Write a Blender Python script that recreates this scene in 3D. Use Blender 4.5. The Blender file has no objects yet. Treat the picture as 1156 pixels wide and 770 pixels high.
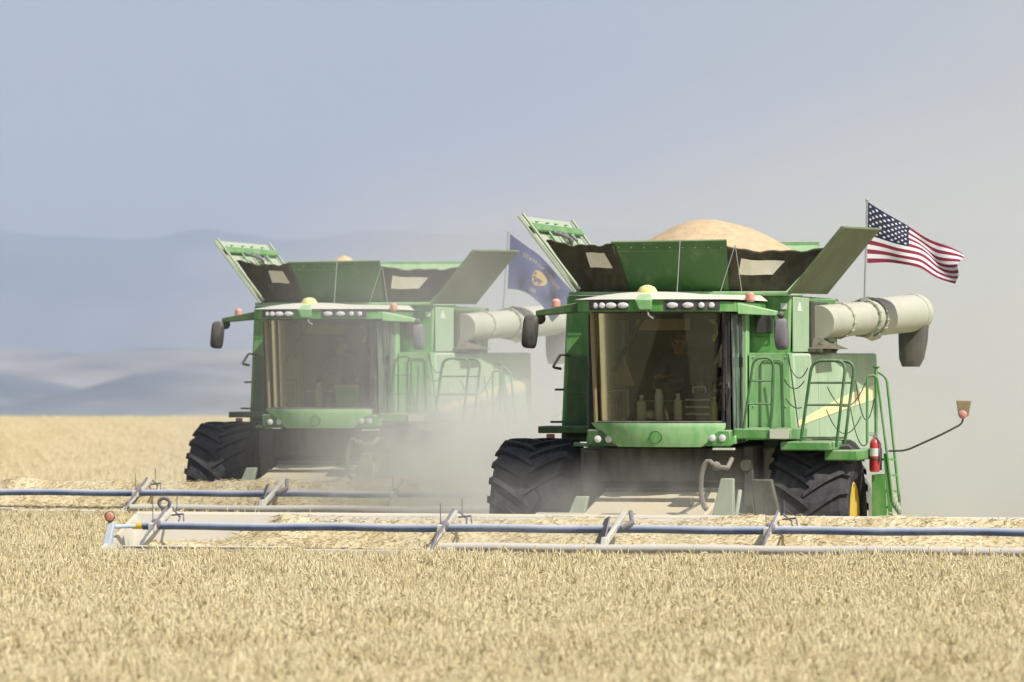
import bpy, bmesh, math, random
import numpy as np
from mathutils import Vector, Matrix, noise as mnoise

R = math.radians
sc = bpy.context.scene
col = sc.collection
rnd = random.Random(7)
nr = np.random.RandomState(11)

# ------------------------------------------------------------------ camera
CAM_H, FPX, HZ = 3.05, 5720.0, 406.0
cd = bpy.data.cameras.new('camera'); cam = bpy.data.objects.new('camera', cd); col.objects.link(cam)
cd.sensor_width = 36.0; cd.lens = FPX / 1156 * 36.0
cd.clip_start = 0.5; cd.clip_end = 90000
cam.location = (0, 0, CAM_H)
cam.rotation_euler = (R(90) + math.atan((HZ - 385) / FPX), 0, 0)
cd.dof.use_dof = True; cd.dof.focus_distance = 63.0; cd.dof.aperture_fstop = 2.4
sc.camera = cam

# ------------------------------------------------------------------ sky, sun, exposure
SUN_EL = R(47)
to_sun = Vector((0.741, -0.676, 0)).normalized() * math.cos(SUN_EL) + Vector((0, 0, math.sin(SUN_EL)))
w = bpy.data.worlds.new('World'); sc.world = w; w.use_nodes = True
nt = w.node_tree; nt.nodes.clear()
sky = nt.nodes.new('ShaderNodeTexSky'); sky.sky_type = 'NISHITA'; sky.sun_disc = False
sky.sun_elevation = SUN_EL; sky.sun_rotation = math.atan2(to_sun.x, to_sun.y)
sky.altitude = 300; sky.air_density = 1.0; sky.dust_density = 2.0; sky.ozone_density = 1.6
bgn = nt.nodes.new('ShaderNodeBackground'); bgn.inputs['Strength'].default_value = 0.085
wo = nt.nodes.new('ShaderNodeOutputWorld')
tint = nt.nodes.new('ShaderNodeMix'); tint.data_type = 'RGBA'; tint.blend_type = 'MULTIPLY'; tint.inputs[0].default_value = 1.0
tint.inputs[7].default_value = (1.0, 0.925, 0.90, 1)
nt.links.new(sky.outputs[0], tint.inputs[6]); nt.links.new(tint.outputs[2], bgn.inputs[0]); nt.links.new(bgn.outputs[0], wo.inputs[0])
sd = bpy.data.lights.new('sun', 'SUN'); sd.energy = 3.9; sd.angle = R(0.5); sd.color = (1.0, 0.965, 0.90)
sun = bpy.data.objects.new('sun', sd); col.objects.link(sun)
sun.rotation_euler = to_sun.to_track_quat('Z', 'Y').to_euler(); sun.location = (20, -20, 40)
vs = sc.view_settings
sc.display_settings.display_device = 'sRGB'
vs.view_transform = 'Standard'; vs.look = 'None'; vs.exposure = 0.32; vs.gamma = 1.0; vs.use_curve_mapping = False
cy = sc.cycles
cy.max_bounces = 7; cy.diffuse_bounces = 3; cy.glossy_bounces = 3; cy.transmission_bounces = 4
cy.transparent_max_bounces = 12; cy.volume_bounces = 5
cy.volume_step_rate = 2.0; cy.volume_max_steps = 96
cy.use_denoising = True

# ------------------------------------------------------------------ helpers
def srgb(r, g, b):
    return tuple(((c / 255) / 12.92 if c / 255 <= 0.04045 else ((c / 255 + 0.055) / 1.055) ** 2.4) for c in (r, g, b))

def mat(name, base, rough=0.5, dust=0.0, dustcol=(0.50, 0.42, 0.28), metal=0.0, spec=0.5, var=0.12, bump=0.0, nscale=3.0, coat=0.0, upd=0.45, streak=0.85):
    """painted / plain surface: base colour with uneven tone, settled dust (more on upward faces), fine bump"""
    m = bpy.data.materials.new(name); m.use_nodes = True
    t = m.node_tree; N = t.nodes; L = t.links; p = N['Principled BSDF']
    tc = N.new('ShaderNodeTexCoord')
    n1 = N.new('ShaderNodeTexNoise'); n1.inputs['Scale'].default_value = nscale; n1.inputs['Detail'].default_value = 7
    n1.inputs['Roughness'].default_value = 0.65
    L.new(tc.outputs['Object'], n1.inputs['Vector'])
    mp = N.new('ShaderNodeMapping'); mp.inputs['Scale'].default_value = (5, 5, 1.1)
    L.new(tc.outputs['Object'], mp.inputs[0])
    n2 = N.new('ShaderNodeTexNoise'); n2.inputs['Scale'].default_value = 2.2; n2.inputs['Detail'].default_value = 5
    L.new(mp.outputs[0], n2.inputs['Vector'])
    hv = N.new('ShaderNodeHueSaturation'); hv.inputs['Color'].default_value = (*base, 1)
    mr = N.new('ShaderNodeMapRange'); mr.inputs[1].default_value = 0.25; mr.inputs[2].default_value = 0.75
    mr.inputs[3].default_value = 1 - var; mr.inputs[4].default_value = 1 + var
    L.new(n1.outputs[0], mr.inputs[0]); L.new(mr.outputs[0], hv.inputs['Value'])
    last = hv.outputs[0]
    if dust > 0:
        g = N.new('ShaderNodeNewGeometry'); sx = N.new('ShaderNodeSeparateXYZ'); L.new(g.outputs['Normal'], sx.inputs[0])
        up = N.new('ShaderNodeMapRange'); up.inputs[1].default_value = -0.1; up.inputs[2].default_value = 0.9
        up.inputs[3].default_value = 0.0; up.inputs[4].default_value = upd
        L.new(sx.outputs[2], up.inputs[0])
        a = N.new('ShaderNodeMath'); a.operation = 'MULTIPLY_ADD'; L.new(n1.outputs[0], a.inputs[0]); a.inputs[1].default_value = 0.7
        a.inputs[2].default_value = dust - 0.35
        b = N.new('ShaderNodeMath'); b.operation = 'MULTIPLY_ADD'; L.new(n2.outputs[0], b.inputs[0]); b.inputs[1].default_value = streak
        L.new(a.outputs[0], b.inputs[2])
        b2 = N.new('ShaderNodeMath'); b2.operation = 'SUBTRACT'; L.new(b.outputs[0], b2.inputs[0]); b2.inputs[1].default_value = streak*0.5
        c = N.new('ShaderNodeMath'); c.operation = 'ADD'; c.use_clamp = True; L.new(b2.outputs[0], c.inputs[0]); L.new(up.outputs[0], c.inputs[1])
        mx = N.new('ShaderNodeMix'); mx.data_type = 'RGBA'; L.new(c.outputs[0], mx.inputs[0]); L.new(last, mx.inputs[6])
        mx.inputs[7].default_value = (*dustcol, 1); last = mx.outputs[2]
        rr = N.new('ShaderNodeMapRange'); rr.inputs[3].default_value = rough; rr.inputs[4].default_value = 0.9
        L.new(c.outputs[0], rr.inputs[0]); L.new(rr.outputs[0], p.inputs['Roughness'])
    else:
        p.inputs['Roughness'].default_value = rough
    L.new(last, p.inputs['Base Color'])
    p.inputs['Metallic'].default_value = metal; p.inputs['Specular IOR Level'].default_value = spec
    if coat: p.inputs['Coat Weight'].default_value = coat
    if bump:
        bn = N.new('ShaderNodeBump'); bn.inputs['Strength'].default_value = bump; bn.inputs['Distance'].default_value = 0.02
        n3 = N.new('ShaderNodeTexNoise'); n3.inputs['Scale'].default_value = nscale * 6; n3.inputs['Detail'].default_value = 6
        L.new(tc.outputs['Object'], n3.inputs['Vector']); L.new(n3.outputs[0], bn.inputs['Height']); L.new(bn.outputs[0], p.inputs['Normal'])
    return m

GD = (0.50, 0.50, 0.36)
M = {
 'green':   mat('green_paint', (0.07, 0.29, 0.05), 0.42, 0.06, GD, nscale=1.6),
 'green_deep': mat('green_paint_deep_and_shade', (0.035, 0.115, 0.02), 0.45, 0.02, GD, nscale=1.0, streak=0.3),  # deep green parts, and shade painted onto the left front wall
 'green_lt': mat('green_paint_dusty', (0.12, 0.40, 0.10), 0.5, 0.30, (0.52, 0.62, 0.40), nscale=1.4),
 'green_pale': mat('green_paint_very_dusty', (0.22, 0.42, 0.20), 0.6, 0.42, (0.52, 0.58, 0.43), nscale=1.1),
 'olive':   mat('flap_paint_shaded', (0.09, 0.13, 0.05), 0.6, 0.2, (0.26, 0.29, 0.16), nscale=1.2),  # shade on the right flap's underside put into an olive colour
 'flap_lit': mat('flap_paint_sunlit', (0.24, 0.34, 0.19), 0.6, 0.5, (0.46, 0.50, 0.38), nscale=1.5),  # sunlight on the left flap's inner face put into a paler green
 'hose_dusty': mat('dusty_hose', (0.10, 0.09, 0.08), 0.8, 0.4, (0.34, 0.30, 0.24)),
 'rail':    mat('green_rail_paint', (0.02, 0.13, 0.03), 0.4, 0.05, GD),
 'white_dust': mat('dust_caked_roof', (0.45, 0.52, 0.40), 0.8, 0.7, (0.66, 0.64, 0.52), nscale=2),
 'black':   mat('black_plastic', (0.02, 0.02, 0.022), 0.55, 0.08, (0.3, 0.27, 0.22)),
 'black_dusty_lit': mat('black_plastic_dusty_and_lit', (0.05, 0.05, 0.06), 0.6, 0.35, (0.28, 0.26, 0.28)),  # dusty black parts; its grey also paints light onto the right mirror
 'rubber':  mat('tyre_rubber', (0.011, 0.011, 0.014), 0.75, 0.06, (0.15, 0.14, 0.14), nscale=1.8, bump=0.5),
 'yellow':  mat('yellow_paint', (0.75, 0.50, 0.02), 0.4, 0.12, (0.6, 0.5, 0.3)),
 'stripe':  mat('yellow_stripe', (0.80, 0.74, 0.26), 0.5, 0.45, (0.74, 0.71, 0.50)),
 'chassis': mat('chassis_grime', (0.035, 0.04, 0.03), 0.8, 0.18, (0.22, 0.20, 0.14), nscale=2.5, bump=0.4),
 'feeder':  mat('feeder_house_steel', (0.12, 0.13, 0.09), 0.8, 0.9, (0.60, 0.51, 0.34), nscale=3, bump=0.3),
 'gusset':  mat('gusset_dusty_green', (0.20, 0.28, 0.19), 0.7, 0.5, (0.40, 0.42, 0.32), nscale=2.5),
 'tube':    mat('unloader_paint', (0.36, 0.40, 0.30), 0.5, 0.5, (0.52, 0.51, 0.41), nscale=1.2),
 'spout':   mat('spout_rubber', (0.09, 0.085, 0.075), 0.8, 0.08, (0.30, 0.27, 0.22), nscale=2),
 'canvas':  mat('tank_canvas', (0.045, 0.038, 0.022), 0.85, 0.10, (0.16, 0.14, 0.08), nscale=2.5, bump=0.4),
 'canvas_win_lit': mat('canvas_window', (0.85, 0.80, 0.66), 0.5, 0.1, (0.66, 0.60, 0.46), nscale=4),  # light shining through clear plastic put into a bright cream colour
 'blue':    mat('blue_tube_paint_lit_top', (0.035, 0.075, 0.18), 0.45, 0.05, (0.60, 0.62, 0.66), nscale=1.3, upd=0.8, streak=0.15),  # dusty top also carries painted sunlight, navy base the shaded underside
 'hgrey':   mat('header_grey_paint', (0.50, 0.51, 0.51), 0.5, 0.45, (0.62, 0.58, 0.48), nscale=1.2),
 'hsheet':  mat('header_back_sheet', (0.58, 0.59, 0.58), 0.55, 0.5, (0.68, 0.61, 0.46), nscale=0.8),
 'hbed':    mat('header_belt', (0.30, 0.28, 0.23), 0.85, 0.8, (0.58, 0.48, 0.30), nscale=2),
 'hblue':   mat('pale_blue_paint', (0.38, 0.48, 0.62), 0.5, 0.25, (0.6, 0.58, 0.5)),
 'steel':   mat('worn_steel', (0.45, 0.46, 0.47), 0.4, 0.15, (0.4, 0.38, 0.33), metal=0.6),
 'white':   mat('white_plastic', (0.75, 0.75, 0.72), 0.5, 0.1, (0.6, 0.55, 0.45)),
 'offwhite': mat('pale_plastic', (0.72, 0.73, 0.66), 0.4),
 'orange':  mat('amber_lens', (0.65, 0.17, 0.07), 0.25, 0.15, (0.7, 0.5, 0.4), coat=0.5),
 'pink':    mat('beacon_lens', (0.62, 0.24, 0.16), 0.25, 0.15, (0.7, 0.5, 0.45), coat=0.6),
 'redlens': mat('red_lens', (0.5, 0.05, 0.03), 0.3, coat=0.5),
 'red':     mat('extinguisher_red', (0.55, 0.02, 0.03), 0.3, 0.05, (0.5, 0.3, 0.25), coat=0.4),
 'gps':     mat('yellow_receiver', (0.85, 0.75, 0.08), 0.4, 0.25, (0.75, 0.7, 0.45)),
 'lens':    mat('lamp_lens', (0.72, 0.74, 0.76), 0.12, 0.1, (0.6, 0.55, 0.5), coat=0.6),
 'trim':    mat('cab_tan_trim', (0.27, 0.21, 0.10), 0.6, 0.1, (0.4, 0.33, 0.2)),
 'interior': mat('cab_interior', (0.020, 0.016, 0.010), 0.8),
 'seatfab': mat('seat_fabric', (0.04, 0.04, 0.045), 0.9),
 'ochre':   mat('ochre_plate', (0.25, 0.20, 0.08), 0.6, 0.15),
 'navy':    mat('flag_navy', (0.012, 0.016, 0.045), 0.85, var=0.2),
 'flagred': mat('flag_red', (0.21, 0.016, 0.035), 0.85),
 'flagwhite': mat('flag_white', (0.64, 0.64, 0.65), 0.85, var=0.04),
 'flagblue2': mat('flag_blue_haze_tinted', (0.06, 0.075, 0.17), 0.85, var=0.2),  # blue greyed to paint in the dust haze before the flag
 'gold':    mat('flag_gold', (0.50, 0.36, 0.15), 0.85),  # gold muted for the same painted haze
 'skin':    mat('skin', (0.42, 0.22, 0.14), 0.6),
 'shirt':   mat('shirt_cloth', (0.10, 0.13, 0.22), 0.9),
 'jeans':   mat('jeans_cloth', (0.03, 0.05, 0.10), 0.9),
 'cap':     mat('cap_cloth', (0.22, 0.03, 0.02), 0.9),
 'coolerbag': mat('bag_cloth', (0.03, 0.035, 0.045), 0.8),
 'paleblue': mat('bag_stripe', (0.50, 0.58, 0.66), 0.8),
 'lime':    mat('lime_plastic', (0.55, 0.62, 0.12), 0.5),
 'coolgreen': mat('cooler_green', (0.22, 0.60, 0.22), 0.5),
 'flask':   mat('flask_steel', (0.80, 0.80, 0.80), 0.25, metal=0.1),
}

def glass_mat(nm='cab_glass', lo=0.0, hi=0.03, fc=(0.42, 0.37, 0.27, 1)):
    m = bpy.data.materials.new(nm); m.use_nodes = True; t = m.node_tree; N = t.nodes; L = t.links; N.clear()
    o = N.new('ShaderNodeOutputMaterial'); tr = N.new('ShaderNodeBsdfTransparent'); tr.inputs[0].default_value = (0.80, 0.79, 0.70, 1)
    gl = N.new('ShaderNodeBsdfGlossy'); gl.inputs['Roughness'].default_value = 0.03; gl.inputs['Color'].default_value = (0.8, 0.85, 0.85, 1)
    df = N.new('ShaderNodeBsdfDiffuse'); df.inputs[0].default_value = fc
    lw = N.new('ShaderNodeFresnel'); lw.inputs[0].default_value = 1.45
    a = N.new('ShaderNodeMixShader'); L.new(lw.outputs[0], a.inputs[0]); L.new(tr.outputs[0], a.inputs[1]); L.new(gl.outputs[0], a.inputs[2])
    tc = N.new('ShaderNodeTexCoord'); ns = N.new('ShaderNodeTexNoise'); ns.inputs['Scale'].default_value = 1.7; ns.inputs['Detail'].default_value = 5
    L.new(tc.outputs['Object'], ns.inputs['Vector'])
    mr = N.new('ShaderNodeMapRange'); mr.inputs[1].default_value = 0.35; mr.inputs[2].default_value = 0.75; mr.inputs[3].default_value = lo; mr.inputs[4].default_value = hi
    L.new(ns.outputs[0], mr.inputs[0])
    b = N.new('ShaderNodeMixShader'); L.new(mr.outputs[0], b.inputs[0]); L.new(a.outputs[0], b.inputs[1]); L.new(df.outputs[0], b.inputs[2])
    L.new(b.outputs[0], o.inputs[0]); return m
M['glass'] = glass_mat(); M['glass_side'] = glass_mat('door_glass_painted_reflection', 0.12, 0.42, (0.42, 0.50, 0.46, 1))  # side glass: pale diffuse film paints in the bright reflection

def tag(o, label=None, cat=None, group=None, kind=None):
    if label: o['label'] = label
    if cat: o['category'] = cat
    if group: o['group'] = group
    if kind: o['kind'] = kind
    return o

class MB:
    def __init__(s): s.v = []; s.f = []; s.m = []; s.cur = 0
    def add(s, vs_, fs):
        b = len(s.v); s.v += [tuple(p) for p in vs_]; s.f += [tuple(i + b for i in f) for f in fs]; s.m += [s.cur] * len(fs); return s
    def box(s, x0, x1, y0, y1, z0, z1):
        return s.hexa([(x0,y0,z0),(x1,y0,z0),(x1,y1,z0),(x0,y1,z0)], [(x0,y0,z1),(x1,y0,z1),(x1,y1,z1),(x0,y1,z1)])
    def hexa(s, lo, hi):
        n = len(lo)
        return s.add(list(lo) + list(hi), [tuple(range(n))[::-1], tuple(range(n, 2*n))] + [(i, (i+1) % n, n + (i+1) % n, n + i) for i in range(n)])
    def slab(s, quad, t):
        """thick panel from a planar polygon"""
        q = [Vector(p) for p in quad]; n = (q[1]-q[0]).cross(q[-1]-q[0]).normalized() * t
        return s.hexa([p + n for p in q], q) if t < 0 else s.hexa(q, [p + n for p in q])
    def tube(s, pts, r, seg=10, closed=False, r2=None):
        P = [Vector(p) for p in pts]; n = len(P); rings = []
        prev = None
        for i, p in enumerate(P):
            if closed: d = (P[(i+1) % n] - P[i-1])
            else: d = (P[min(i+1, n-1)] - P[max(i-1, 0)])
            d.normalize()
            if prev is None:
                u = d.orthogonal().normalized()
            else:
                u = prev - d * prev.dot(d)
                if u.length < 1e-6: u = d.orthogonal()
                u.normalize()
            prev = u; v = d.cross(u)
            rr = r if r2 is None else r + (r2 - r) * i / max(1, n-1)
            rings.append([p + (u * math.cos(a) + v * math.sin(a)) * rr for a in [2*math.pi*k/seg for k in range(seg)]])
        vs_ = [q for rg in rings for q in rg]; fs = []
        for i in range(n if closed else n-1):
            for k in range(seg):
                a, b = i*seg + k, i*seg + (k+1) % seg; c, d2 = ((i+1) % n)*seg + (k+1) % seg, ((i+1) % n)*seg + k
                fs.append((a, b, c, d2))
        if not closed: fs += [tuple(range(seg))[::-1], tuple(range((n-1)*seg, n*seg))]
        return s.add(vs_, fs)
    def lathe(s, prof, origin, axis='x', seg=32, squash=1):
        o = Vector(origin); vs_ = []; fs = []
        for a_, r_ in prof:
            for k in range(seg):
                t = 2*math.pi*k/seg; c, sn = math.cos(t)*r_, math.sin(t)*r_
                if axis == 'x': p = Vector((a_, c, sn))
                elif axis == 'y': p = Vector((sn, a_, c))
                else: p = Vector((c, sn, a_))
                vs_.append(o + p)
        n = len(prof)
        for i in range(n-1):
            for k in range(seg):
                fs.append((i*seg+k, i*seg+(k+1) % seg, (i+1)*seg+(k+1) % seg, (i+1)*seg+k))
        fs += [tuple(range(seg))[::-1], tuple(range((n-1)*seg, n*seg))]
        return s.add(vs_, fs)
    def ball(s, c, r, seg=14, sc_=(1,1,1)):
        pr = [(math.cos(math.pi*(1-i/8.0))*r*sc_[2], max(0.001, math.sin(math.pi*i/8.0)*r)) for i in range(9)]
        b = len(s.v); s.lathe(pr, (0,0,0), 'z', seg)
        for i in range(b, len(s.v)):
            x, y, z = s.v[i]; s.v[i] = (c[0]+x*sc_[0], c[1]+y*sc_[1], c[2]+z)
        return s
    def build(s, name, mats, parent=None, bevel=0.0, smooth=35, xf=None):
        me = bpy.data.meshes.new(name)
        vv = s.v if xf is None else [tuple(xf(Vector(p))) for p in s.v]
        me.from_pydata(vv, [], s.f)
        if not isinstance(mats, (list, tuple)): mats = [mats]
        for m_ in mats: me.materials.append(m_)
        me.polygons.foreach_set('material_index', s.m)
        bm = bmesh.new(); bm.from_mesh(me); bmesh.ops.recalc_face_normals(bm, faces=bm.faces); bm.to_mesh(me); bm.free()
        me.shade_smooth(); me.set_sharp_from_angle(angle=R(smooth)); me.update()
        o = bpy.data.objects.new(name, me); col.objects.link(o)
        if parent is not None: o.parent = parent
        if bevel:
            b = o.modifiers.new('bevel', 'BEVEL'); b.width = bevel; b.segments = 2; b.limit_method = 'ANGLE'; b.angle_limit = R(40)
        return o

def rounded(pts, r=0.08, n=5):
    """round the corners of an open polyline"""
    P = [Vector(p) for p in pts]; out = [P[0]]
    for i in range(1, len(P)-1):
        a = (P[i-1]-P[i]); b = (P[i+1]-P[i]); rr = min(r, a.length*0.49, b.length*0.49)
        s0 = P[i] + a.normalized()*rr; s1 = P[i] + b.normalized()*rr
        for k in range(n+1):
            t = k/n; out.append(s0*(1-t)**2 + P[i]*2*t*(1-t) + s1*t*t)
    out.append(P[-1]); return out

def empty(name, loc, rz=0.0):
    e = bpy.data.objects.new(name, None); col.objects.link(e); e.location = loc; e.rotation_euler = (0, 0, rz); return e

YAW = R(12.5); CA, SA = math.cos(YAW), math.sin(YAW)
O1 = Vector((2.14, 65.0, 0)); O2 = Vector((-2.70, 80.1, 0))
def T(px, py, ly):
    """a point of the first harvester, in its own metres, that stands at depth ly and shows at (px, py) of the photograph"""
    k = (px - 578) / FPX
    lx = (k * (O1.y + ly * CA) - O1.x - ly * SA) / (CA + k * SA)
    Y = O1.y - lx * SA + ly * CA
    return Vector((lx, ly, CAM_H + (HZ - py) * Y / FPX))
def W(O, p):
    return Vector((O.x + p[0]*CA + p[1]*SA, O.y - p[0]*SA + p[1]*CA, O.z + p[2]))

# ------------------------------------------------------------------ ground, valley, mountains
def ground_mat():
    m = bpy.data.materials.new('stubble_ground'); m.use_nodes = True; t = m.node_tree; N = t.nodes; L = t.links; p = N['Principled BSDF']
    g = N.new('ShaderNodeNewGeometry')
    n1 = N.new('ShaderNodeTexNoise'); n1.inputs['Scale'].default_value = 0.25; n1.inputs['Detail'].default_value = 8; n1.inputs['Roughness'].default_value = 0.7
    mp = N.new('ShaderNodeMapping'); mp.inputs['Rotation'].default_value = (0, 0, YAW); mp.inputs['Scale'].default_value = (1.0, 0.35, 1)
    L.new(g.outputs['Position'], mp.inputs[0]); L.new(mp.outputs[0], n1.inputs['Vector'])
    n2 = N.new('ShaderNodeTexNoise'); n2.inputs['Scale'].default_value = 14; n2.inputs['Detail'].default_value = 4; L.new(g.outputs['Position'], n2.inputs['Vector'])
    cr = N.new('ShaderNodeValToRGB'); e = cr.color_ramp.elements
    e[0].position = 0.3; e[0].color = (0.54, 0.45, 0.27, 1); e[1].position = 0.72; e[1].color = (0.64, 0.55, 0.35, 1)
    ad = N.new('ShaderNodeMath'); ad.operation = 'MULTIPLY_ADD'; L.new(n2.outputs[0], ad.inputs[0]); ad.inputs[1].default_value = 0.35
    sb = N.new('ShaderNodeMath'); sb.operation = 'SUBTRACT'; L.new(n1.outputs[0], sb.inputs[0]); sb.inputs[1].default_value = 0.17; L.new(sb.outputs[0], ad.inputs[2])
    L.new(ad.outputs[0], cr.inputs[0]); L.new(cr.outputs[0], p.inputs['Base Color']); p.inputs['Roughness'].default_value = 0.95
    p.inputs['Specular IOR Level'].default_value = 0.1
    return m

def hills_mat(name, c0, c1, c2, scale):
    m = bpy.data.materials.new(name); m.use_nodes = True; t = m.node_tree; N = t.nodes; L = t.links; p = N['Principled BSDF']
    g = N.new('ShaderNodeNewGeometry'); mp = N.new('ShaderNodeMapping'); mp.inputs['Scale'].default_value = (scale, scale*0.25, scale*2)
    L.new(g.outputs['Position'], mp.inputs[0])
    n1 = N.new('ShaderNodeTexNoise'); n1.inputs['Scale'].default_value = 1.0; n1.inputs['Detail'].default_value = 6; L.new(mp.outputs[0], n1.inputs['Vector'])
    cr = N.new('ShaderNodeValToRGB'); e = cr.color_ramp.elements
    e[0].position = 0.38; e[0].color = (*c0, 1); e[1].position = 0.66; e[1].color = (*c2, 1); x = e.new(0.52); x.color = (*c1, 1)
    L.new(n1.outputs[0], cr.inputs[0]); L.new(cr.outputs[0], p.inputs['Base Color']); p.inputs['Roughness'].default_value = 1.0
    p.inputs['Specular IOR Level'].default_value = 0.0
    return m

def grid_mesh(name, X, Y, Z, m, kind='structure'):
    ny, nx = X.shape
    v = np.stack([X, Y, Z], -1).reshape(-1, 3)
    i = np.arange(ny*nx).reshape(ny, nx)
    f = np.stack([i[:-1,:-1], i[:-1,1:], i[1:,1:], i[1:,:-1]], -1).reshape(-1, 4)
    me = bpy.data.meshes.new(name); me.from_pydata(v.tolist(), [], f.tolist()); me.materials.append(m); me.shade_smooth()
    o = bpy.data.objects.new(name, me); col.objects.link(o); o['kind'] = kind; return o

def fbm(x, y, s):
    return mnoise.fractal(Vector((x*s, y*s, 3.7)), 0.9, 2.1, 6)

# the field: one sheet, level to its crest about 265 m off, then dropping into the valley and on to the horizon
ys = np.array([-60, 0, 30, 60, 90, 120, 160, 200, 230, 250, 262, 268, 280, 310, 380, 500, 800, 1500, 3000, 6000, 12000, 30000], float)
xs = np.array([-30000, -8000, -2000, -600, -200, -80, -40, -20, 0, 20, 40, 80, 200, 600, 2000, 8000, 30000], float)
X, Y = np.meshgrid(xs, ys)
Z = np.interp(Y, [-60, 200, 262, 300, 500, 1500, 3000, 30000], [0, 0, 0, -0.6, -14, -90, -130, -130])
GM = ground_mat()
grid_mesh('ground', X, Y, Z, GM)

def ridge(name, dist, prof, base, depth, m, rough, seed, n=260, rows=26):
    """a range: crest heights follow prof (photo x -> photo y of its crest), with folds and spurs below it"""
    pxs = np.linspace(-900, 2100, n); out = np.zeros((rows, n, 3))
    for j, px in enumerate(pxs):
        py = np.interp(px, [p[0] for p in prof], [p[1] for p in prof])
        for i in range(rows):
            t = i / (rows-1)                                # 0 = foot, towards the camera; 1 = behind the crest
            d = dist + (t - 0.75) * depth
            x = (px - 578) / FPX * dist
            h = CAM_H + (HZ - py) / FPX * dist
            s = math.sin(min(t/0.75, 1) * math.pi/2)**1.3 if t <= 0.75 else math.cos((t-0.75)/0.25*math.pi/2*0.6)
            f = fbm(x + seed, d*0.6, rough)
            z = base + (h - base) * s * (1 + 0.0*f) + (h-base) * 0.16 * f * (1 - abs(2*min(t/0.75, 1)-1)) + (h-base)*0.012*f
            out[i, j] = (x, d, z)
    return grid_mesh(name, out[..., 0], out[..., 1], out[..., 2], m)

far_m = hills_mat('far_slopes_haze_tinted', (0.06, 0.075, 0.085), (0.10, 0.115, 0.12), (0.19, 0.19, 0.17), 0.0012)  # bluish distance haze mixed into the slope colours
mid_m = hills_mat('foothill_fields', (0.05, 0.06, 0.05), (0.25, 0.22, 0.15), (0.42, 0.39, 0.33), 0.0022)
near_m = hills_mat('near_foothills_haze_tinted', (0.07, 0.085, 0.10), (0.12, 0.135, 0.145), (0.22, 0.23, 0.23), 0.0035)  # blue of the haze put into the hillside colours
ridge('mountains', 24000, [(-900, 250), (-200, 246), (0, 259), (40, 265), (90, 267), (140, 271), (185, 271), (215, 264), (240, 261), (275, 266), (320, 272), (365, 271), (400, 265), (450, 264), (520, 266), (600, 262), (900, 270), (1300, 255), (2100, 262)], -90, 5000, far_m, 0.0007, 0)
ridge('foothills', 15500, [(-900, 395), (0, 392), (60, 396), (110, 400), (170, 393), (260, 396), (400, 388), (700, 394), (1200, 385), (2100, 396)], -90, 5500, mid_m, 0.0012, 900)
ridge('lower_hills', 11000, [(-900, 430), (-60, 421), (0, 424), (40, 434), (85, 449), (120, 447), (160, 428), (200, 416), (240, 413), (300, 418), (420, 430), (700, 420), (1200, 428), (2100, 420)], -92, 5300, near_m, 0.003, 300)

# ------------------------------------------------------------------ standing wheat and stubble (uncountable: stuff)
def straw_mat(name, a, b, c, trans=0.25):
    m = bpy.data.materials.new(name); m.use_nodes = True; t = m.node_tree; N = t.nodes; L = t.links; p = N['Principled BSDF']
    at = N.new('ShaderNodeAttribute'); at.attribute_name = 'tint'; at.attribute_type = 'GEOMETRY'
    g = N.new('ShaderNodeNewGeometry'); n1 = N.new('ShaderNodeTexNoise'); n1.inputs['Scale'].default_value = 0.9; n1.inputs['Detail'].default_value = 4
    L.new(g.outputs['Position'], n1.inputs['Vector'])
    ad = N.new('ShaderNodeMath'); ad.operation = 'MULTIPLY_ADD'; L.new(n1.outputs[0], ad.inputs[0]); ad.inputs[1].default_value = 0.6
    sb = N.new('ShaderNodeMath'); sb.operation = 'SUBTRACT'; L.new(at.outputs['Fac'], sb.inputs[0]); sb.inputs[1].default_value = 0.3; L.new(sb.outputs[0], ad.inputs[2])
    cr = N.new('ShaderNodeValToRGB'); e = cr.color_ramp.elements
    e[0].position = 0.1; e[0].color = (*a, 1); e[1].position = 0.9; e[1].color = (*c, 1); x = e.new(0.45); x.color = (*b, 1)
    L.new(ad.outputs[0], cr.inputs[0]); L.new(cr.outputs[0], p.inputs['Base Color']); p.inputs['Roughness'].default_value = 0.7
    p.inputs['Specular IOR Level'].default_value = 0.3
    return m
WM = straw_mat('ripe_wheat', (0.51, 0.405, 0.195), (0.665, 0.552, 0.315), (0.80, 0.715, 0.46))
SM = straw_mat('cut_straw', (0.34, 0.25, 0.11), (0.58, 0.48, 0.28), (0.76, 0.67, 0.45))

def mesh_tinted(name, v, f, tint, m):
    me = bpy.data.meshes.new(name); me.from_pydata(v, [], f); me.materials.append(m)
    a = me.attributes.new('tint', 'FLOAT', 'POINT'); a.data.foreach_set('value', tint)
    return me

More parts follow.
